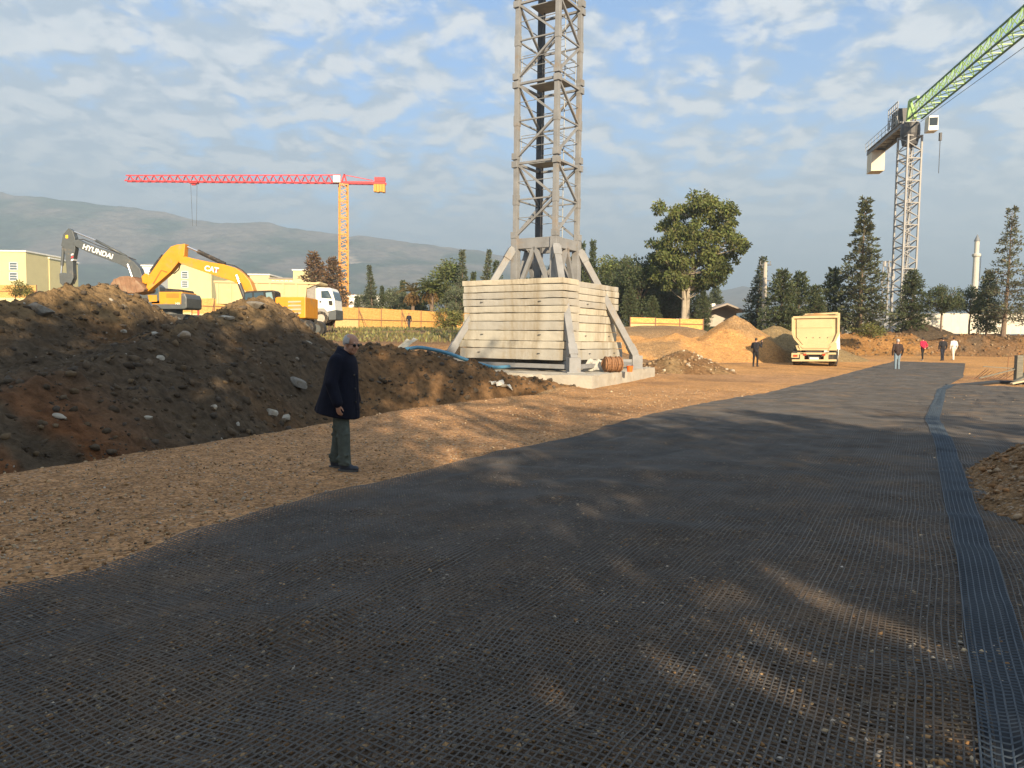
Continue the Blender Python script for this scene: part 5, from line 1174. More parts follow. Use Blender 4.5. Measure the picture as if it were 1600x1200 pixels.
for k in range(nb):
    m_ = M_SHEET2 if k < 7 else M_SHEET
    o = mesh_np('panel', pv_, f_, m_, wf); o.location = dv * k + Vector((0, (k % 3) * 0.008, random.uniform(-0.04, 0.04) - 0.1)); o.rotation_euler = (0, 0, math.atan2(dv.y, dv.x))
for k in range(0, nb + 1, 3): MB().beam(dv * k + Vector((0, 0.12, -0.4)), dv * k + Vector((0, 0.12, 2.1)), 0.1).build('post', M_GALV, wf)

# =================================================================== BUILDINGS AND POLES
M_BY = mat('yellow render', (0.60, 0.52, 0.27), 0.85, var=0.06, scale=0.4, dirt=(0.5, 0.42, 0.24), dirt_amt=0.05); M_BW = mat('white render', (0.74, 0.72, 0.66), 0.85, var=0.06, scale=0.4); M_ROOF = mat('grey roof', (0.28, 0.24, 0.20), 0.8, var=0.2, scale=1)
M_WIN = mat('far window', (0.10, 0.13, 0.15), 0.2); M_FRM = mat('white frame', (0.75, 0.75, 0.73), 0.5)
def building(x0, x1, ytop, Y, depth, m, label, wins=(), over=0.0, flat=True):
    a, b = at(x0, ytop, Y), at(x1, ytop, Y); bz = Gs((a.x + b.x) / 2, Y) - 0.3; h = (a.z + b.z) / 2 - bz; W = b.x - a.x
    e = empty('building', ((a.x + b.x) / 2, Y, bz)); tag(e, label, 'building', 'yellow buildings beyond the site')
    MB().box((0, depth / 2, h / 2), (W, depth, h)).build('wall', m, e)
    MB().box((0, depth / 2, h + 0.2), (W + 0.6, depth + 0.6, 0.4)).build('roof', M_BW if flat else M_ROOF, e)
    for (wx0, wy0, wx1, wy1) in wins:
        p, q = at(wx0, wy0, Y), at(wx1, wy1, Y); c = Vector(((p.x + q.x) / 2 - e.location.x, 0, (p.z + q.z) / 2 - bz)); sw, sh = abs(q.x - p.x), abs(p.z - q.z)
        f = MB()
        for s in (-1, 1): f.box(c + Vector((s * sw / 2, -0.05, 0)), (0.16, 0.2, sh + 0.16)); f.box(c + Vector((0, -0.05, s * sh / 2)), (sw, 0.2, 0.16))
        for k in (0.33, 0.66): f.box(c + Vector((0, -0.06, sh * (k - 0.5))), (sw, 0.12, 0.14))
        w_ = f.build('window', M_FRM, e); MB().box(c + Vector((0, -0.02, 0)), (sw, 0.1, sh)).build('pane', M_WIN, w_)
    return e
building(-70, 40, 393, 205, 16, M_BY, 'pale yellow building cut off by the left picture edge', [(15, 410, 27.5, 422), (15, 426, 27.5, 438), (-25, 410, -12, 422)])
building(46, 77, 404, 215, 14, M_BY, 'narrow yellow building beside the one at the left edge', [(52, 440, 58, 448)])
building(222, 246, 416, 225, 10, M_BW, 'small white building seen beside the dark boom')
building(262, 330, 413, 190, 14, M_BY, 'yellow building block seen under the yellow boom', [(284, 424, 294, 435), (284, 439, 294, 449)])
building(388, 421, 430, 230, 12, M_BY, 'low yellow building block behind the truck body', [])
building(421, 458, 436, 226, 12, M_BY, 'low building with a row of small windows behind the truck', [(425 + k * 7, 438.5, 428.5 + k * 7, 443) for k in range(5)], flat=False)
building(458, 483, 423, 224, 14, M_BY, 'taller yellow stair block behind the truck', [])
building(545, 600, 464, 150, 6, M_BW, 'low white wall right of the yellow crane foot')
M_SCRAP_W = mat('aged whitewash', (0.42, 0.38, 0.32), 0.85, var=0.2, scale=1)
# house with a gable right of the eucalyptus
Yh = 96.0; p = at(1125, 500, Yh); hz0 = Gs(p.x, Yh); e = empty('house', (p.x, Yh, hz0)); tag(e, 'small white house with a low grey gable roof behind the sand pile', 'house')
def hp(px, py, dy=0): q = at(px, py, Yh); return Vector((q.x - p.x, dy, q.z - hz0))
MB().prism([hp(1100, 510), hp(1150, 510), hp(1150, 487), hp(1127, 478), hp(1100, 486)], YV, 0.4).build('wall', M_SCRAP_W, e)
rf = MB(); rf.prism([hp(1090, 488, 0), hp(1126, 475, 0), hp(1155, 487, 0), hp(1155, 489, 0), hp(1126, 478, 0), hp(1090, 490, 0)], YV, 6); rf.build('roof', M_ROOF, e)
MB().box(hp(1112, 479, 1.5), (1.5, 1.0, 0.9)).build('chimney', M_BW, e)
# utility pole
p = at(1193, 500, 90); g_ = Gs(p.x, 90); e = empty('utility_pole', (p.x, 90, g_)); tag(e, 'grey concrete utility pole beside the slim cypress', 'pole'); t_ = at(1193, 410, 90).z - g_
MB().tube([(0, 0, 0), (0, 0, t_)], [0.36, 0.22], 8).build('shaft', mat('pole concrete', (0.42, 0.38, 0.32), 0.85, var=0.15, scale=1), e)
for z in (t_ - 0.3, t_ - 2.2): MB().beam((-0.7, 0, z), (0.7, 0, z), 0.12).build('crossarm', M_STEELD, e)
for k in (-0.6, 0, 0.6): MB().tube([(k, 0, t_ - 0.25), (k, 0, t_ + 0.15)], 0.05, 6).build('insulator', M_STEEL, e)
# telecom tower
p = at(1386, 470, 130); e = empty('telecom_tower', (p.x, 130, 0.5)); tag(e, 'slim grey lattice telecom tower left of the green crane mast', 'tower'); t_ = at(1386, 408, 130).z - 0.5
lattice_mast(Vector((0, 0, 0)), t_, 1.2, 6, 0.4, M_GREY, e, 0.14, 0.07)
for k in range(8): a = k * 0.9; MB().box((math.cos(a) * 0.95, math.sin(a) * 0.95, t_ - 0.5 - (k % 4) * 1.1), (0.32, 0.22, 0.9)).build('antenna', M_GREY, e)
MB().box((0, 0, t_ - 4.6), (2.6, 1.6, 0.12)).build('platform', M_GREY, e)
# minaret
M_MIN = mat('weathered limestone', (0.50, 0.47, 0.40), 0.85, var=0.2, scale=0.6)
p = at(1522, 470, 160); e = empty('minaret', (p.x, 160, 0.5)); tag(e, 'slender white minaret above the flat-topped trees', 'minaret'); zt = at(1522, 366, 160).z - 0.5; zb_ = lambda py: at(1522, py, 160).z - 0.5
MB().tube([(0, 0, 0), (0, 0, zb_(400))], [0.75, 0.56], 12).build('shaft', M_MIN, e)
MB().tube([(0, 0, zb_(402)), (0, 0, zb_(400)), (0, 0, zb_(397)), (0, 0, zb_(396))], [0.58, 0.84, 0.84, 0.62], 12).build('balcony', M_MIN, e)
MB().tube([(0, 0, zb_(398)), (0, 0, zb_(377))], 0.46, 12).build('upper_shaft', M_MIN, e)
MB().tube([(0, 0, zb_(377)), (0, 0, zb_(375)), (0, 0, zt)], [0.56, 0.54, 0.03], 12).build('spire', mat('lead', (0.16, 0.17, 0.18), 0.6), e)
MB().tube([(0.9, 0, zb_(440)), (1.0, 0, zb_(398))], 0.06, 6).build('cable', M_STEELD, e)

# =================================================================== THINGS ON THE SITE
M_HOSE = mat('blue hose', (0.08, 0.24, 0.36), 0.5, var=0.15, scale=4, dirt=(0.20, 0.17, 0.12), dirt_amt=0.2)
hpz = [(576, 565, 23.2), (598, 557, 23.4), (625, 548, 23.7), (652, 543, 24.0), (675, 546, 24.2), (700, 552, 24.4), (725, 561, 24.6), (750, 569, 24.8), (775, 574, 25.2), (800, 572, 26.0)]
pts = [at(*q) for q in hpz]; fine = []
for i in range(len(pts) - 1):
    a, b, c, d = pts[max(i - 1, 0)], pts[i], pts[i + 1], pts[min(i + 2, len(pts) - 1)]
    for t in (0, 0.25, 0.5, 0.75): fine.append(0.5 * ((2 * b) + (c - a) * t + (2 * a - 5 * b + 4 * c - d) * t * t + (3 * b - a - 3 * c + d) * t ** 3))
tag(MB().tube(fine, 0.062, 10).build('water_hose', M_HOSE, smooth_=True), 'thick blue hose arching over the earth left of the crane base', 'hose')
def rock(name, px, py, w_, h_, d_, m, label, cat, seed, rz=0.0, lift=0.2, sharp=0.35, sub=3):
    p = hit(px, py); bm = bmesh.new(); bmesh.ops.create_icosphere(bm, subdivisions=sub, radius=1.0); rg = np.random.default_rng(seed)
    pl = [(Vector(rg.normal(size=3)).normalized(), rg.uniform(0.42, 0.85)) for _ in range(11)]
    for v in bm.verts:
        q = v.co.copy()
        for n_, dd in pl:
            k = q.dot(n_) - dd
            if k > 0: q -= n_ * k * 0.9
        q *= 1 + rg.normal(0, 0.02 * sharp * 2); v.co = Vector((q.x * w_, q.y * d_, q.z * h_))
    me = bpy.data.meshes.new(name); bm.to_mesh(me); bm.free(); me.materials.append(m); o = bpy.data.objects.new(name, me); o.location = p + Vector((0, 0, h_ * lift)); o.rotation_euler = (rg.uniform(-0.2, 0.2), rg.uniform(-0.2, 0.2), rz); link(o); tag(o, label, cat); return o
M_RK = mat('pale rubble', (0.40, 0.365, 0.30), 0.9, var=0.3, scale=5, bump=0.02, bscale=14, dirt=(0.2, 0.15, 0.1), dirt_amt=0.3); M_RG = mat('grey rubble', (0.20, 0.185, 0.16), 0.9, var=0.3, scale=5, bump=0.02, bscale=14, dirt=(0.1, 0.08, 0.05), dirt_amt=0.4)
rock('concrete_chunk', 424, 648, 0.16, 0.13, 0.12, M_RK, 'upper lobe of pale broken concrete behind the man in the coat', 'concrete chunk', 1, 0.2)
rock('concrete_chunk', 446, 655, 0.21, 0.11, 0.14, M_RK, 'larger pale concrete chunk low on the bank behind the coated man', 'concrete chunk', 2, -0.3)
rock('boulder', 466, 602, 0.3, 0.2, 0.2, M_RG, 'grey boulder half buried in the bank above the pale chunks', 'boulder', 3)
rock('stone', 192, 519, 0.10, 0.09, 0.09, M_RK, 'round pale stone below the left peak of the bank', 'stone', 4)
rock('concrete_chunk', 398, 480, 0.36, 0.14, 0.2, M_RG, 'grey slab lying on the right peak of the bank', 'concrete chunk', 5)
rock('concrete_chunk', 352, 497, 0.28, 0.08, 0.1, M_RK, 'pale flat scrap on the saddle between the two peaks', 'concrete chunk', 6, 0.4)
rock('concrete_chunk', 284, 527, 0.2, 0.12, 0.13, M_RG, 'grey concrete lump on the bank below the charcoal excavator', 'concrete chunk', 7)
rock('stone', 92, 654, 0.14, 0.07, 0.07, M_RK, 'long pale stone above the reddish soil at the far left', 'stone', 8)
rock('stone', 250, 561, 0.10, 0.07, 0.08, M_RK, 'small pale stone in the middle of the dark bank', 'stone', 9)
rock('stone', 334, 640, 0.09, 0.09, 0.05, M_RK, 'white upright scrap left of the pale concrete chunks', 'stone', 10)
rock('stone', 232, 654, 0.10, 0.05, 0.06, M_RK, 'flat white stone low on the bank left of centre', 'stone', 12)
rock('concrete_chunk', 62, 487, 0.34, 0.2, 0.22, M_RG, 'dark grey rubble lump on the sunlit ground at the left', 'concrete chunk', 13)
rock('stone', 1106, 572, 0.42, 0.24, 0.3, M_RK, 'pale boulder at the foot of the rubble heap', 'boulder', 14)
# bent sheet and plastic scrap
def sheet(name, pts, m, label, cat, thick=0.02, wob=0.05, nx=10, ny=6):
    a, b, c, d = [Vector(q) for q in pts]; v = []
    for s in (0, 1):
        for j in range(ny + 1):
            for i in range(nx + 1):
                p_ = a.lerp(b, i / nx).lerp(d.lerp(c, i / nx), j / ny); n_ = (b - a).cross(d - a).normalized()
                v.append(p_ + n_ * (wob * math.sin(i * 1.1) * math.cos(j * 0.9 + 0.4) + thick * s))
    f = [tuple(q) for q in grid_faces(nx + 1, ny + 1)]; k = (nx + 1) * (ny + 1); f += [tuple(i + k for i in q[::-1]) for q in f]
    rim = [j * (nx + 1) for j in range(ny + 1)] + [ny * (nx + 1) + i for i in range(1, nx + 1)] + [(ny - j) * (nx + 1) + nx for j in range(1, ny + 1)] + [nx - i for i in range(1, nx)]
    f += [(rim[i], rim[(i + 1) % len(rim)], rim[(i + 1) % len(rim)] + k, rim[i] + k) for i in range(len(rim))]
    o = MB().add(v, f).build(name, m, smooth_=False); tag(o, label, cat); return o
M_SCRAP = mat('weathered board', (0.38, 0.36, 0.29), 0.8, var=0.3, scale=3, dirt=(0.2, 0.15, 0.09), dirt_amt=0.3)
sheet('scrap_sheet', [at(600, 562, 25.4), at(628, 556, 25.2), at(652, 529, 26.4), at(634, 532, 26.8)], M_SCRAP, 'bent grey scrap sheet leaning behind the blue hose', 'scrap sheet')
q = hit(782, 606); sheet('plastic_sheet', [q + Vector((-0.38, -0.1, 0.18)), q + Vector((-0.1, -0.15, 0.12)), q + Vector((0.4, 0.0, -0.02)), q + Vector((0.0, 0.3, 0.22))], mat('white plastic', (0.62, 0.58, 0.50), 0.5, var=0.15, scale=6), 'crumpled white plastic at the end of the cut before the slab', 'plastic sheet', 0.008, 0.07)
# beside the crane foot
SZ = 0.452
def slab_pt(px, py, z=SZ): return atz(px, py, z)
c = slab_pt(957, 581); c.z = SZ + 0.29; dr = MB(); ax_ = Vector((0.95, 0.25, 0)).normalized(); wr = empty('wire_drum', c - Vector((0, 0, 0.29))); tag(wr, 'rusty brown coil of wire rope on the slab right of the crane foot', 'wire coil'); s1_ = ax_.cross(Vector((0, 0, 1))); M_RUST = mat('rusty wire', (0.24, 0.12, 0.055), 0.75, var=0.3, scale=12)
for k in range(15):
    t_ = (k / 14 - 0.5) * 0.66; rr = 0.27 + random.uniform(-0.02, 0.02) - 0.04 * (abs(t_) > 0.3); wv = random.uniform(-0.03, 0.03)
    pts = [Vector((0, 0, 0.29)) + ax_ * (t_ + wv * math.cos(a * 2)) + (s1_ * math.cos(a) + Vector((0, 0, 1)) * math.sin(a)) * rr for a in [2 * math.pi * i / 20 for i in range(21)]]
    MB().tube(pts, 0.026, 6, False).build('wire_turn', M_RUST, wr)
MB().tube([Vector((0, 0, 0.29)) - ax_ * 0.34, Vector((0, 0, 0.29)) + ax_ * 0.34], 0.235, 18).build('core', M_RUST, wr)
c = slab_pt(984, 581); bkt = empty('bucket', c); tag(bkt, 'small orange bucket on the slab beside the wire coil', 'bucket')
MB().tube([(0, 0, 0), (0, 0, 0.22), (0, 0, 0.23), (0, 0, 0.2)], [0.10, 0.13, 0.14, 0.115], 16).build('body', mat('orange plastic', (0.75, 0.14, 0.02), 0.45), bkt)
MB().tube([Vector((0.13 * math.cos(a), 0, 0.22 + 0.1 * math.sin(a))) for a in [math.pi * i / 10 for i in range(11)]], 0.006, 5, False).build('handle', M_STEELD, bkt)
c = slab_pt(928, 580); sheet('metal_trough', [c + Vector((-0.45, 0, 0.02)), c + Vector((0.35, -0.05, 0.02)), c + Vector((0.35, 0.25, 0.42)), c + Vector((-0.2, 0.25, 0.45))], mat('grey trough', (0.36, 0.35, 0.31), 0.6, var=0.2, scale=5), 'bent grey metal trough between the crane foot and the wire coil', 'trough', 0.03, 0.06)
c = slab_pt(984, 570); tag(rock('cement_bag', 986, 566, 0.2, 0.16, 0.15, mat('grey sack', (0.50, 0.49, 0.50), 0.8, var=0.2, scale=6), 'pale sack by the right crane foot', 'sack', 21), 'pale sack by the right crane foot', 'sack'); bpy.data.objects['cement_bag'].location = c + Vector((0, 0.2, 0.13))
# formwork and rebar at the right edge
p = at(1590, 600, 31); g_ = Gs(p.x, 31); fw = empty('formwork', (p.x, 31, g_)); tag(fw, 'weathered timber formwork cut off by the right picture edge', 'formwork'); M_TIM = mat('weathered timber', (0.15, 0.14, 0.11), 0.85, var=0.3, scale=3, stretch=(1, 6, 6))
MB().box((0.0, 0, 0.62), (0.26, 0.2, 1.25)).build('post', M_TIM, fw, bevel=0.01); MB().box((0.75, 0.1, 0.62), (0.22, 0.2, 1.2)).build('post', M_TIM, fw, bevel=0.01)
for k in range(4): MB().beam((-0.35 + 0.16 * k, -0.3 + 0.16 * k, 0.15 + 0.02 * k), (1.5, -0.1 + 0.16 * k, 0.95 + 0.12 * k), 0.2, 0.05).build('plank', M_TIM, fw)
MB().beam((-0.6, -0.5, 0.08), (1.2, -0.6, 0.5), 0.18, 0.06).build('plank', mat('pale timber', (0.5, 0.42, 0.28), 0.8, var=0.2, scale=4), fw)
MB().beam((-1.5, 0.2, 0.25), (0, 0, 0.7), 0.06, 0.05).build('plank', M_TIM, fw); MB().beam((-1.3, 0.3, 0.75), (0, 0.1, 0.68), 0.04, 0.04).build('plank', M_TIM, fw)
M_REBAR = mat('dark rusty rebar', (0.09, 0.045, 0.025), 0.8, var=0.3, scale=10)
p = atz(1548, 592, 0.05); rbx = empty('rebar_cage', (p.x, p.y, Gs(p.x, p.y))); tag(rbx, 'tangle of rusty bent reinforcing bars on the orange sand', 'rebar'); rg = np.random.default_rng(5)
for k in range(12):
    x_ = -0.75 + k * 0.13; h_ = rg.uniform(0.25, 0.5); MB().tube([Vector((x_ + 0.5 * math.sin(a) + 0.25 * math.cos(a), 0.35 * math.cos(a), 0.05 + h_ * max(0, math.sin(a)))) for a in [math.pi * i / 9 for i in range(10)]], 0.011, 5).build('bar', M_REBAR, rbx)
for k in range(2): MB().tube([(0.9 + 0.6 * k, 0.2, 0), (0.92 + 0.6 * k, 0.2, 1.1 - 0.3 * k)], 0.018, 5).build('bar', M_RUST, rbx)
for k in range(3): MB().tube([(-0.9, -0.3 + 0.3 * k, 0.06), (0, -0.2 + 0.25 * k, 0.08), (1.4, -0.3 + 0.2 * k, 0.06)], 0.012, 5).build('bar', M_RUST, rbx)
p = at(310, 495, 62); g_ = Gs(p.x, 62); mk = MB().tube([(0, 0, 0), (0, 0, at(310, 466, 62).z - g_)], 0.09, 8).build('marker_post', mat('red post', (0.40, 0.04, 0.03), 0.6)); mk.location = (p.x, 62, g_); tag(mk, 'thin red post right of the charcoal excavator', 'post')

# grass on the ground behind the bank
n = 9000; gx_ = RNG.uniform(-22, 4, n); gy_ = RNG.uniform(42, 76, n); k_ = smooth(-0.1, 0.25, fbm(gx_ * 0.2 + 23, gy_ * 0.2, 4) + 0.25) > RNG.random(n); gx_, gy_ = gx_[k_], gy_[k_]
gpos = np.stack([gx_, gy_, G(gx_, gy_) - 0.02], -1); gl_ = RNG.uniform(0.12, 0.34, len(gx_)); gd = RNG.normal(0, 0.4, (len(gx_), 3)) + [0, 0, 1]
tag(leaves('grass', gpos, gd, gl_, gl_ * 0.4, tint(len(gx_), (0.17, 0.155, 0.06)), None), 'thin grass on the rise in front of the board hoarding', 'grass', kind='stuff')

# =================================================================== PEOPLE
M_SKIN = mat('skin', (0.44, 0.24, 0.16), 0.55, var=0.08, scale=20); M_HAIRD = mat('dark hair', (0.03, 0.025, 0.02), 0.7); M_HAIRG = mat('grey hair', (0.40, 0.39, 0.38), 0.75, var=0.25, scale=60)
def cloth(nm, c, v=0.18, sc=14): return mat('cloth ' + nm, c, 0.85, var=v, scale=sc, bump=0.004, bscale=40, spec=0.2)
M_SHOE = mat('dark shoes', (0.03, 0.035, 0.045), 0.6, var=0.2, scale=20)
def worker(px, feet_y, Y, height, face, top, legs, label, hair=M_HAIRD, shoes=M_SHOE, arms='down', stride=0.06, z=None):
    p = at(px, feet_y, Y); g_ = Gs(p.x, Y) if z is None else z; s = height / 1.75; b = MB()
    b.capsule((0, 0, 0.98), (0, 0.0, 1.15), 0.145, 0.14, key='top'); b.capsule((-0.05, 0, 1.15), (-0.07, 0, 1.38), 0.145, 0.125, key='top'); b.capsule((0.05, 0, 1.15), (0.07, 0, 1.38), 0.145, 0.125, key='top'); b.capsule((-0.15, 0, 1.42), (0.15, 0, 1.42), 0.08, 0.08, key='top')
    b.capsule((0, 0, 1.45), (0, 0.02, 1.56), 0.055, 0.055, key='skin'); b.ball((0, 0.03, 1.64), (0.078, 0.098, 0.118), key='skin'); b.ball((0, 0.125, 1.63), (0.015, 0.02, 0.025), key='skin')
    b.ball((0, 0.005, 1.675), (0.084, 0.098, 0.095), key='hair')
    for sx in (-1, 1):
        st = stride * sx
        b.capsule((0.085 * sx, 0, 0.93), (0.095 * sx, st + 0.02, 0.5), 0.098, 0.07, key='legs'); b.capsule((0.095 * sx, st + 0.02, 0.5), (0.10 * sx, st - 0.02, 0.1), 0.068, 0.052, key='legs'); b.capsule((0.10 * sx, st - 0.03, 0.045), (0.115 * sx, st + 0.15, 0.038), 0.05, 0.04, key='shoes')
        if arms == 'photo' and sx == 1: E_, W_ = (0.30, 0.10, 1.22), (0.26, 0.34, 1.48)
        elif arms == 'photo': E_, W_ = (-0.28, 0.05, 1.16), (-0.12, 0.30, 1.30)
        elif arms == 'behind': E_, W_ = (0.29 * sx, -0.12, 1.15), (0.06 * sx, -0.20, 0.98)
        else: E_, W_ = (0.27 * sx, -0.04, 1.14), (0.25 * sx, 0.05, 0.88)
        b.capsule((0.20 * sx, 0, 1.41), E_, 0.07, 0.056, key='top'); b.capsule(E_, W_, 0.056, 0.042, key='top')
        d = (Vector(W_) - Vector(E_)).normalized(); h0 = Vector(W_) + d * 0.045; b.capsule(h0, h0 + d * 0.05, 0.036, 0.032, key='skin')
        sdv = d.cross(Vector((0, 1, 0)));  sdv = sdv.normalized() if sdv.length > 0.1 else Vector((1, 0, 0))
        for q, ln in ((-0.027, 0.07), (-0.009, 0.085), (0.009, 0.08), (0.027, 0.065)): f0 = h0 + d * 0.06 + sdv * q; b.capsule(f0, f0 + d * ln * 0.8, 0.010, 0.009, 6, key='skin')
        b.capsule(h0 + sdv * 0.03, h0 + sdv * 0.055 + d * 0.05, 0.011, 0.009, 6, key='skin')
    o = fuse(b, 'person', 0.018, 3, {'top': top, 'legs': legs, 'skin': M_SKIN, 'hair': hair, 'shoes': shoes}); o.location = (p.x, Y, g_); o.scale = (s, s, s); o.rotation_euler = (0, 0, face); tag(o, label, 'person'); return o
w_ = worker(1180, 576, 44.5, 1.72, R(-35), cloth('black', (0.022, 0.022, 0.026)), cloth('black trousers', (0.018, 0.018, 0.02)), 'person in black raising a phone beside the dump truck', arms='photo')
ph = MB().box((0, 0, 0), (0.08, 0.012, 0.155)).build('phone', M_BLK, bevel=0.004); ph.location = w_.matrix_basis @ Vector((0.20, 0.43, 1.56)); ph.rotation_euler = (0, 0, R(-35)); tag(ph, 'phone held up by the person in black', 'phone')
worker(1401, 583, 41.5, 1.78, R(-4), cloth('dark brown', (0.045, 0.03, 0.026)), cloth('denim', (0.16, 0.22, 0.27)), 'person in a dark brown jacket and blue jeans standing on the geogrid', M_HAIRG, mat('pale shoes', (0.45, 0.42, 0.36), 0.7), stride=0.03)
worker(1441, 566, 57, 1.75, R(12), cloth('crimson', (0.42, 0.02, 0.06)), cloth('black trousers', (0.018, 0.018, 0.02)), 'person in a crimson jacket with hands behind the back', shoes=mat('pale shoes', (0.45, 0.42, 0.36), 0.7), arms='behind', stride=0.12)
worker(1472, 566, 57, 1.76, R(-8), cloth('black', (0.022, 0.022, 0.026)), cloth('navy trousers', (0.022, 0.026, 0.04)), 'person in a black jacket between the crimson and white figures', stride=0.10)
worker(1489, 566, 58.5, 1.78, R(5), cloth('white', (0.62, 0.60, 0.56)), cloth('cream trousers', (0.60, 0.55, 0.46)), 'person in white clothes walking at the end of the geogrid', shoes=mat('pale shoes', (0.45, 0.42, 0.36), 0.7), stride=0.10)
worker(639, 512, 80, 1.72, R(200), cloth('black', (0.022, 0.022, 0.026)), cloth('grey trousers', (0.06, 0.06, 0.065)), 'person in dark clothes walking in front of the long board hoarding', stride=0.12)

# --- the man in the long coat
mpos = atz(534, 732, 0.0); man = empty('person', (mpos.x, mpos.y, Gs(mpos.x, mpos.y)), R(-14)); tag(man, 'grey-haired man in a long navy coat and sunglasses standing on the gravel', 'person')
HY = R(-20); Hc = Vector((0.135, 0.0, 1.605)); HM = Matrix.Rotation(HY, 3, 'Z') @ Matrix.Rotation(R(9), 3, 'Y')
def hd(x, y, z): return Hc + HM @ Vector((x, y, z))
b = MB()
b.ball(hd(-0.012, 0, 0.035), (0.100, 0.079, 0.095), HM, 20, 14); b.ball(hd(0.022, 0, -0.03), (0.075, 0.066, 0.095), HM, 18, 12); b.ball(hd(0.045, 0, -0.088), (0.045, 0.045, 0.036), HM); b.ball(hd(0.015, 0, -0.075), (0.055, 0.060, 0.045), HM)
b.capsule(hd(0.088, 0, 0.015), hd(0.108, 0, -0.028), 0.010, 0.016, 10); b.ball(hd(0.100, 0.012, -0.034), 0.010, None, 8, 6); b.ball(hd(0.100, -0.012, -0.034), 0.010, None, 8, 6)
b.capsule(hd(0.082, -0.035, 0.026), hd(0.082, 0.035, 0.026), 0.014, 0.014, 10); b.capsule(hd(0.084, -0.02, -0.062), hd(0.084, 0.02, -0.062), 0.009, 0.009, 8); b.capsule(hd(0.082, -0.018, -0.073), hd(0.082, 0.018, -0.073), 0.009, 0.009, 8)
for s in (-1, 1):
    b.ball(hd(-0.008, 0.080 * s, -0.012), (0.022, 0.010, 0.034), HM, 10, 8); b.ball(hd(0.060, 0.045 * s, -0.03), (0.028, 0.02, 0.028), HM, 10, 8)
b.capsule(hd(-0.035, 0, -0.07), (0.05, 0, 1.42), 0.060, 0.068)
b.loft([(0.05, 0, 1.46, 0.08, 0.12, 0), (0.03, 0, 1.40, 0.11, 0.18, 0), (0.01, 0, 1.2, 0.13, 0.16, 0), (-0.01, 0, 1.0, 0.13, 0.16, 0), (-0.02, 0, 0.85, 0.13, 0.15, 0)])
def arm_chain(sy, E_, W_):
    b.capsule((0.03, 0.19 * sy, 1.40), E_, 0.05, 0.042); b.capsule(E_, W_, 0.042, 0.030)
def hand(W_, d, side, curl=0.5):
    W_ = Vector(W_); d = Vector(d).normalized(); n_ = Vector(side).normalized(); f_ = d.cross(n_).normalized()     # n_: across the palm's flat, f_: along the knuckles
    pal = W_ + d * 0.045; b.ball(pal, (0.036, 0.020, 0.05), Matrix((f_, n_, d)).transposed(), 12, 8); b.capsule(W_ - d * 0.03, W_ + d * 0.02, 0.027, 0.026, 10)
    for q, ln in ((-0.028, 0.062), (-0.010, 0.076), (0.009, 0.072), (0.026, 0.058)):
        p0_ = W_ + d * 0.078 + f_ * q; p1_ = p0_ + (d * math.cos(curl * 0.6) + n_ * math.sin(curl * 0.6)) * ln * 0.45; p2_ = p1_ + (d * math.cos(curl * 1.5) + n_ * math.sin(curl * 1.5)) * ln * 0.35; p3_ = p2_ + (d * math.cos(curl * 2.3) + n_ * math.sin(curl * 2.3)) * ln * 0.25
        b.capsule(p0_, p1_, 0.0098, 0.009, 8); b.capsule(p1_, p2_, 0.009, 0.0085, 8); b.capsule(p2_, p3_, 0.0085, 0.0075, 8)
    t0 = W_ + d * 0.025 + f_ * 0.03; t1_ = t0 + d * 0.032 + f_ * 0.022 + n_ * 0.01; t2_ = t1_ + d * 0.03 + f_ * 0.004 + n_ * 0.012; b.capsule(t0, t1_, 0.012, 0.0105, 8); b.capsule(t1_, t2_, 0.0105, 0.009, 8)
ER, WR = (-0.01, -0.265, 1.13), (0.085, -0.275, 0.86); EL, WL = (-0.01, 0.265, 1.13), (0.07, 0.27, 0.86)
arm_chain(-1, ER, WR); arm_chain(1, EL, WL); hand(WR, (0.18, 0, -1), (0.25, 1, 0)); hand(WL, (0.15, 0, -1), (0.25, -1, 0))
HIPS = {-1: [(0.0, -0.095, 0.88), (0.075, -0.10, 0.50), (0.095, -0.10, 0.10)], 1: [(-0.02, 0.09, 0.88), (-0.085, 0.10, 0.50), (-0.135, 0.10, 0.10)]}
for s in (-1, 1):
    h_, k_, a_ = HIPS[s]; b.capsule(h_, k_, 0.075, 0.052); b.capsule(k_, a_, 0.050, 0.036); b.capsule((a_[0] - 0.02, a_[1], 0.05), (a_[0] + 0.12, a_[1], 0.035), 0.034, 0.026)
body_ = fuse(b, 'body', 0.0074, 2, m=M_SKIN, parent=man)
c = MB()   # coat: torso, collar and sleeves under one skin
c.loft([(-0.055, 0, 0.70, 0.275, 0.255, 0.17), (-0.045, 0, 0.80, 0.262, 0.25, 0.12), (-0.028, 0, 0.95, 0.240, 0.235, 0.05), (-0.008, 0, 1.12, 0.213, 0.222, 0), (0.008, 0, 1.28, 0.190, 0.222, 0), (0.018, 0, 1.38, 0.165, 0.220, 0), (0.024, 0, 1.44, 0.138, 0.195, 0), (0.03, 0, 1.49, 0.105, 0.13, 0.1), (0.035, 0, 1.525, 0.085, 0.088, 0.3)], 28, 2.3)
c.loft([(0.03, 0, 1.44, 0.105, 0.10, 0.3), (0.035, 0, 1.50, 0.098, 0.092, 0.42), (0.04, 0, 1.545, 0.088, 0.082, 0.48)], 24)
for s, E_, W_ in ((-1, ER, WR), (1, EL, WL)):
    c.capsule((0.02, 0.175 * s, 1.40), E_, 0.092, 0.080); c.capsule(E_, Vector(W_) + Vector((0, 0, 0.02)), 0.080, 0.066)
for s in (-1, 1):       # lapel and coat-front edge
    c.capsule((0.115, 0.035 * s, 1.45), (0.185, 0.05 * s, 1.25), 0.022, 0.016); c.capsule((0.195, 0.03 * s, 1.22), (0.222, 0.02 * s, 0.68), 0.016, 0.014)
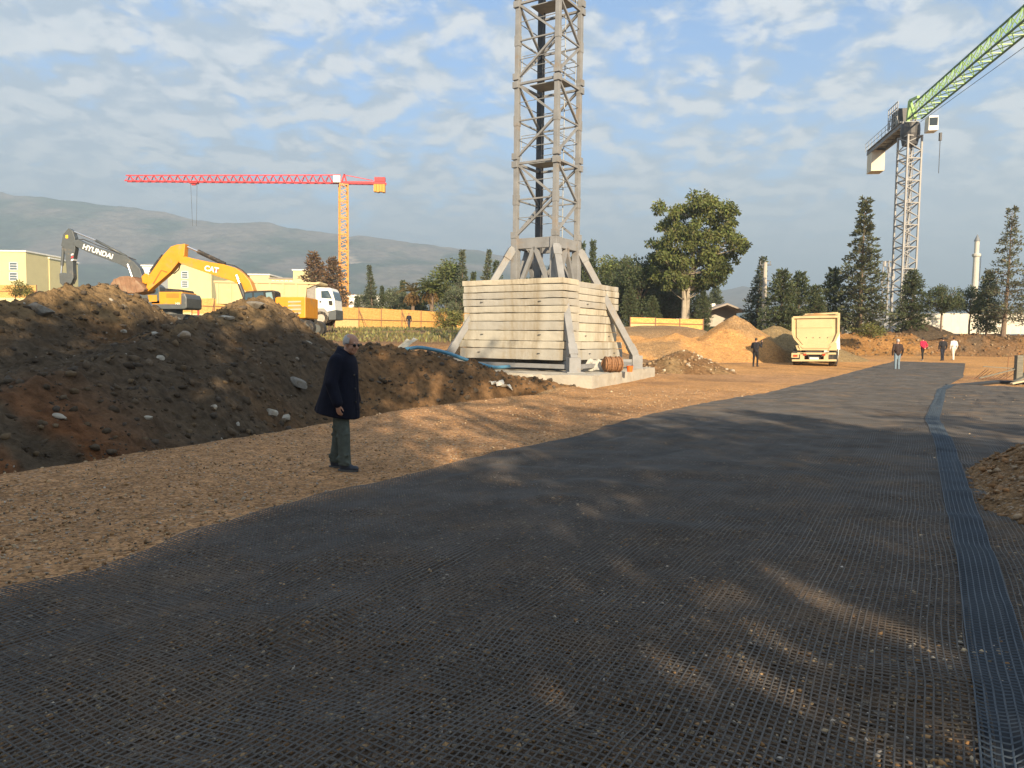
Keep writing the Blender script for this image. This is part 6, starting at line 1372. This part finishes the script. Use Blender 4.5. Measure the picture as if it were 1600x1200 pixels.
c.capsule((-0.03, -0.255, 0.95), (0.10, -0.245, 0.95), 0.010, 0.010)
for (x0, z0, x1, z1) in ((-0.12, 1.15, -0.16, 0.76), (0.02, 1.0, 0.03, 0.72), (-0.24, 1.0, -0.30, 0.77)): c.capsule((x0, -0.17 if x0 > -0.15 else -0.08, z0), (x1, -0.21 if x0 > -0.15 else -0.1, z1), 0.012, 0.03)
coat = fuse(c, 'coat', 0.0115, 5, m=mat('cloth navy wool', (0.0075, 0.009, 0.019), 0.85, var=0.3, scale=10, bump=0.006, bscale=18, spec=0.18), parent=man)
bt = MB()
for z_ in (1.22, 1.05, 0.88): bt.ball((0.228, -0.035, z_), (0.006, 0.012, 0.012), None, 8, 6)
for k, z_ in enumerate((1.22, 1.05, 0.88)): MB().ball((0.205 + 0.012 * k, -0.06, z_), (0.012, 0.013, 0.013), None, 8, 6).build('button', M_BLK, coat)
t = MB()
for s in (-1, 1):
    h_, k_, a_ = HIPS[s]; lean = Vector(a_) - Vector(k_)
    t.loft([(a_[0] + 0.0, a_[1], 0.075, 0.086, 0.078, 0.1), (a_[0], a_[1], 0.14, 0.077, 0.072, 0), (a_[0] * 0.5 + k_[0] * 0.5, a_[1], 0.30, 0.078, 0.076, 0), (k_[0], k_[1], 0.50, 0.084, 0.084, 0), (h_[0] * 0.5 + k_[0] * 0.5, h_[1], 0.68, 0.105, 0.098, 0), (h_[0], h_[1], 0.86, 0.12, 0.105, 0), (h_[0], h_[1] * 0.8, 0.98, 0.12, 0.11, 0)], 20)
    for z_, o_ in ((0.13, 0.02), (0.19, -0.02), (0.52, 0.015), (0.46, -0.02)):   # creases
        x_ = float(np.interp(z_, [0.1, 0.5, 0.88], [a_[0], k_[0], h_[0]])); t.capsule((x_ - 0.06, a_[1] - 0.055, z_ + o_), (x_ + 0.07, a_[1] - 0.05, z_ - o_), 0.022, 0.018)
fuse(t, 'trousers', 0.0105, 3, m=mat('cloth corduroy green grey', (0.085, 0.10, 0.088), 0.9, var=0.25, scale=16, bump=0.004, bscale=30, spec=0.15), parent=man)
for s in (-1, 1):
    a_ = HIPS[s][2]; q = MB(); x0 = a_[0]
    q.ball((x0 - 0.02, a_[1], 0.06), (0.058, 0.046, 0.052)); q.ball((x0 + 0.05, a_[1], 0.052), (0.075, 0.046, 0.044)); q.ball((x0 + 0.125, a_[1], 0.042), (0.066, 0.048, 0.034)); q.capsule((x0 - 0.04, a_[1], 0.018), (x0 + 0.15, a_[1], 0.018), 0.034, 0.036)
    sh_ = fuse(q, 'shoe', 0.008, 2, m=mat('dark blue trainers', (0.030, 0.038, 0.055), 0.6, var=0.35, scale=30), parent=man)
    MB().loft([(x0 + 0.045, a_[1], 0.0, 0.135, 0.048, 0), (x0 + 0.045, a_[1], 0.022, 0.140, 0.051, 0)], 20, 2.6).build('sole', mat('shoe sole', (0.10, 0.10, 0.10), 0.8), sh_)
# hair: a rough shell round the sides and back of a bald crown
hv, hf = [], []; nth, nph = 40, 22
for i in range(nph):
    for k in range(nth):
        ph_ = 0.35 + 1.75 * i / (nph - 1); th_ = math.pi * (0.36 + 1.28 * k / (nth - 1)); r_ = 1.075 + 0.03 * random.random()
        hv.append(hd(-0.012 + 0.100 * r_ * math.sin(ph_) * math.cos(th_), 0.079 * r_ * math.sin(ph_) * math.sin(th_), 0.030 + 0.097 * r_ * math.cos(ph_)))
for i in range(nph - 1):
    for k in range(nth - 1):
        ph_ = 0.35 + 1.75 * i / (nph - 1); th_ = math.pi * (0.36 + 1.28 * k / (nth - 1)); back = -math.cos(th_)
        if ph_ < 0.95 - 0.45 * max(0, back): continue                    # bald top
        if back < 0.25 and ph_ > 1.75: continue                          # above the ears
        hf.append((i * nth + k, i * nth + k + 1, (i + 1) * nth + k + 1, (i + 1) * nth + k))
hm_ = MB(); hm_.v = [tuple(q) for q in hv]; hm_.f = hf; ho_ = hm_.build('hair', M_HAIRG, man, smooth_=True); sd_ = ho_.modifiers.new('thick', 'SOLIDIFY'); sd_.thickness = 0.012; sd_.offset = -0.6
sg = MB()
for s in (-1, 1): sg.tube([hd(0.094, 0.052 * s, 0.010), hd(0.06, 0.078 * s, 0.012), hd(-0.015, 0.090 * s, 0.006)], 0.0035, 6)
sg.tube([hd(0.108, -0.012, 0.012), hd(0.111, 0, 0.014), hd(0.108, 0.012, 0.012)], 0.004, 6)
sgo = sg.build('sunglasses', M_BLK, man)
for s in (-1, 1): MB().ball(hd(0.094, 0.033 * s, 0.002), (0.010, 0.027, 0.021), HM, 14, 10).build('lens', mat('dark lens', (0.006, 0.006, 0.007), 0.1), sgo, smooth_=True)
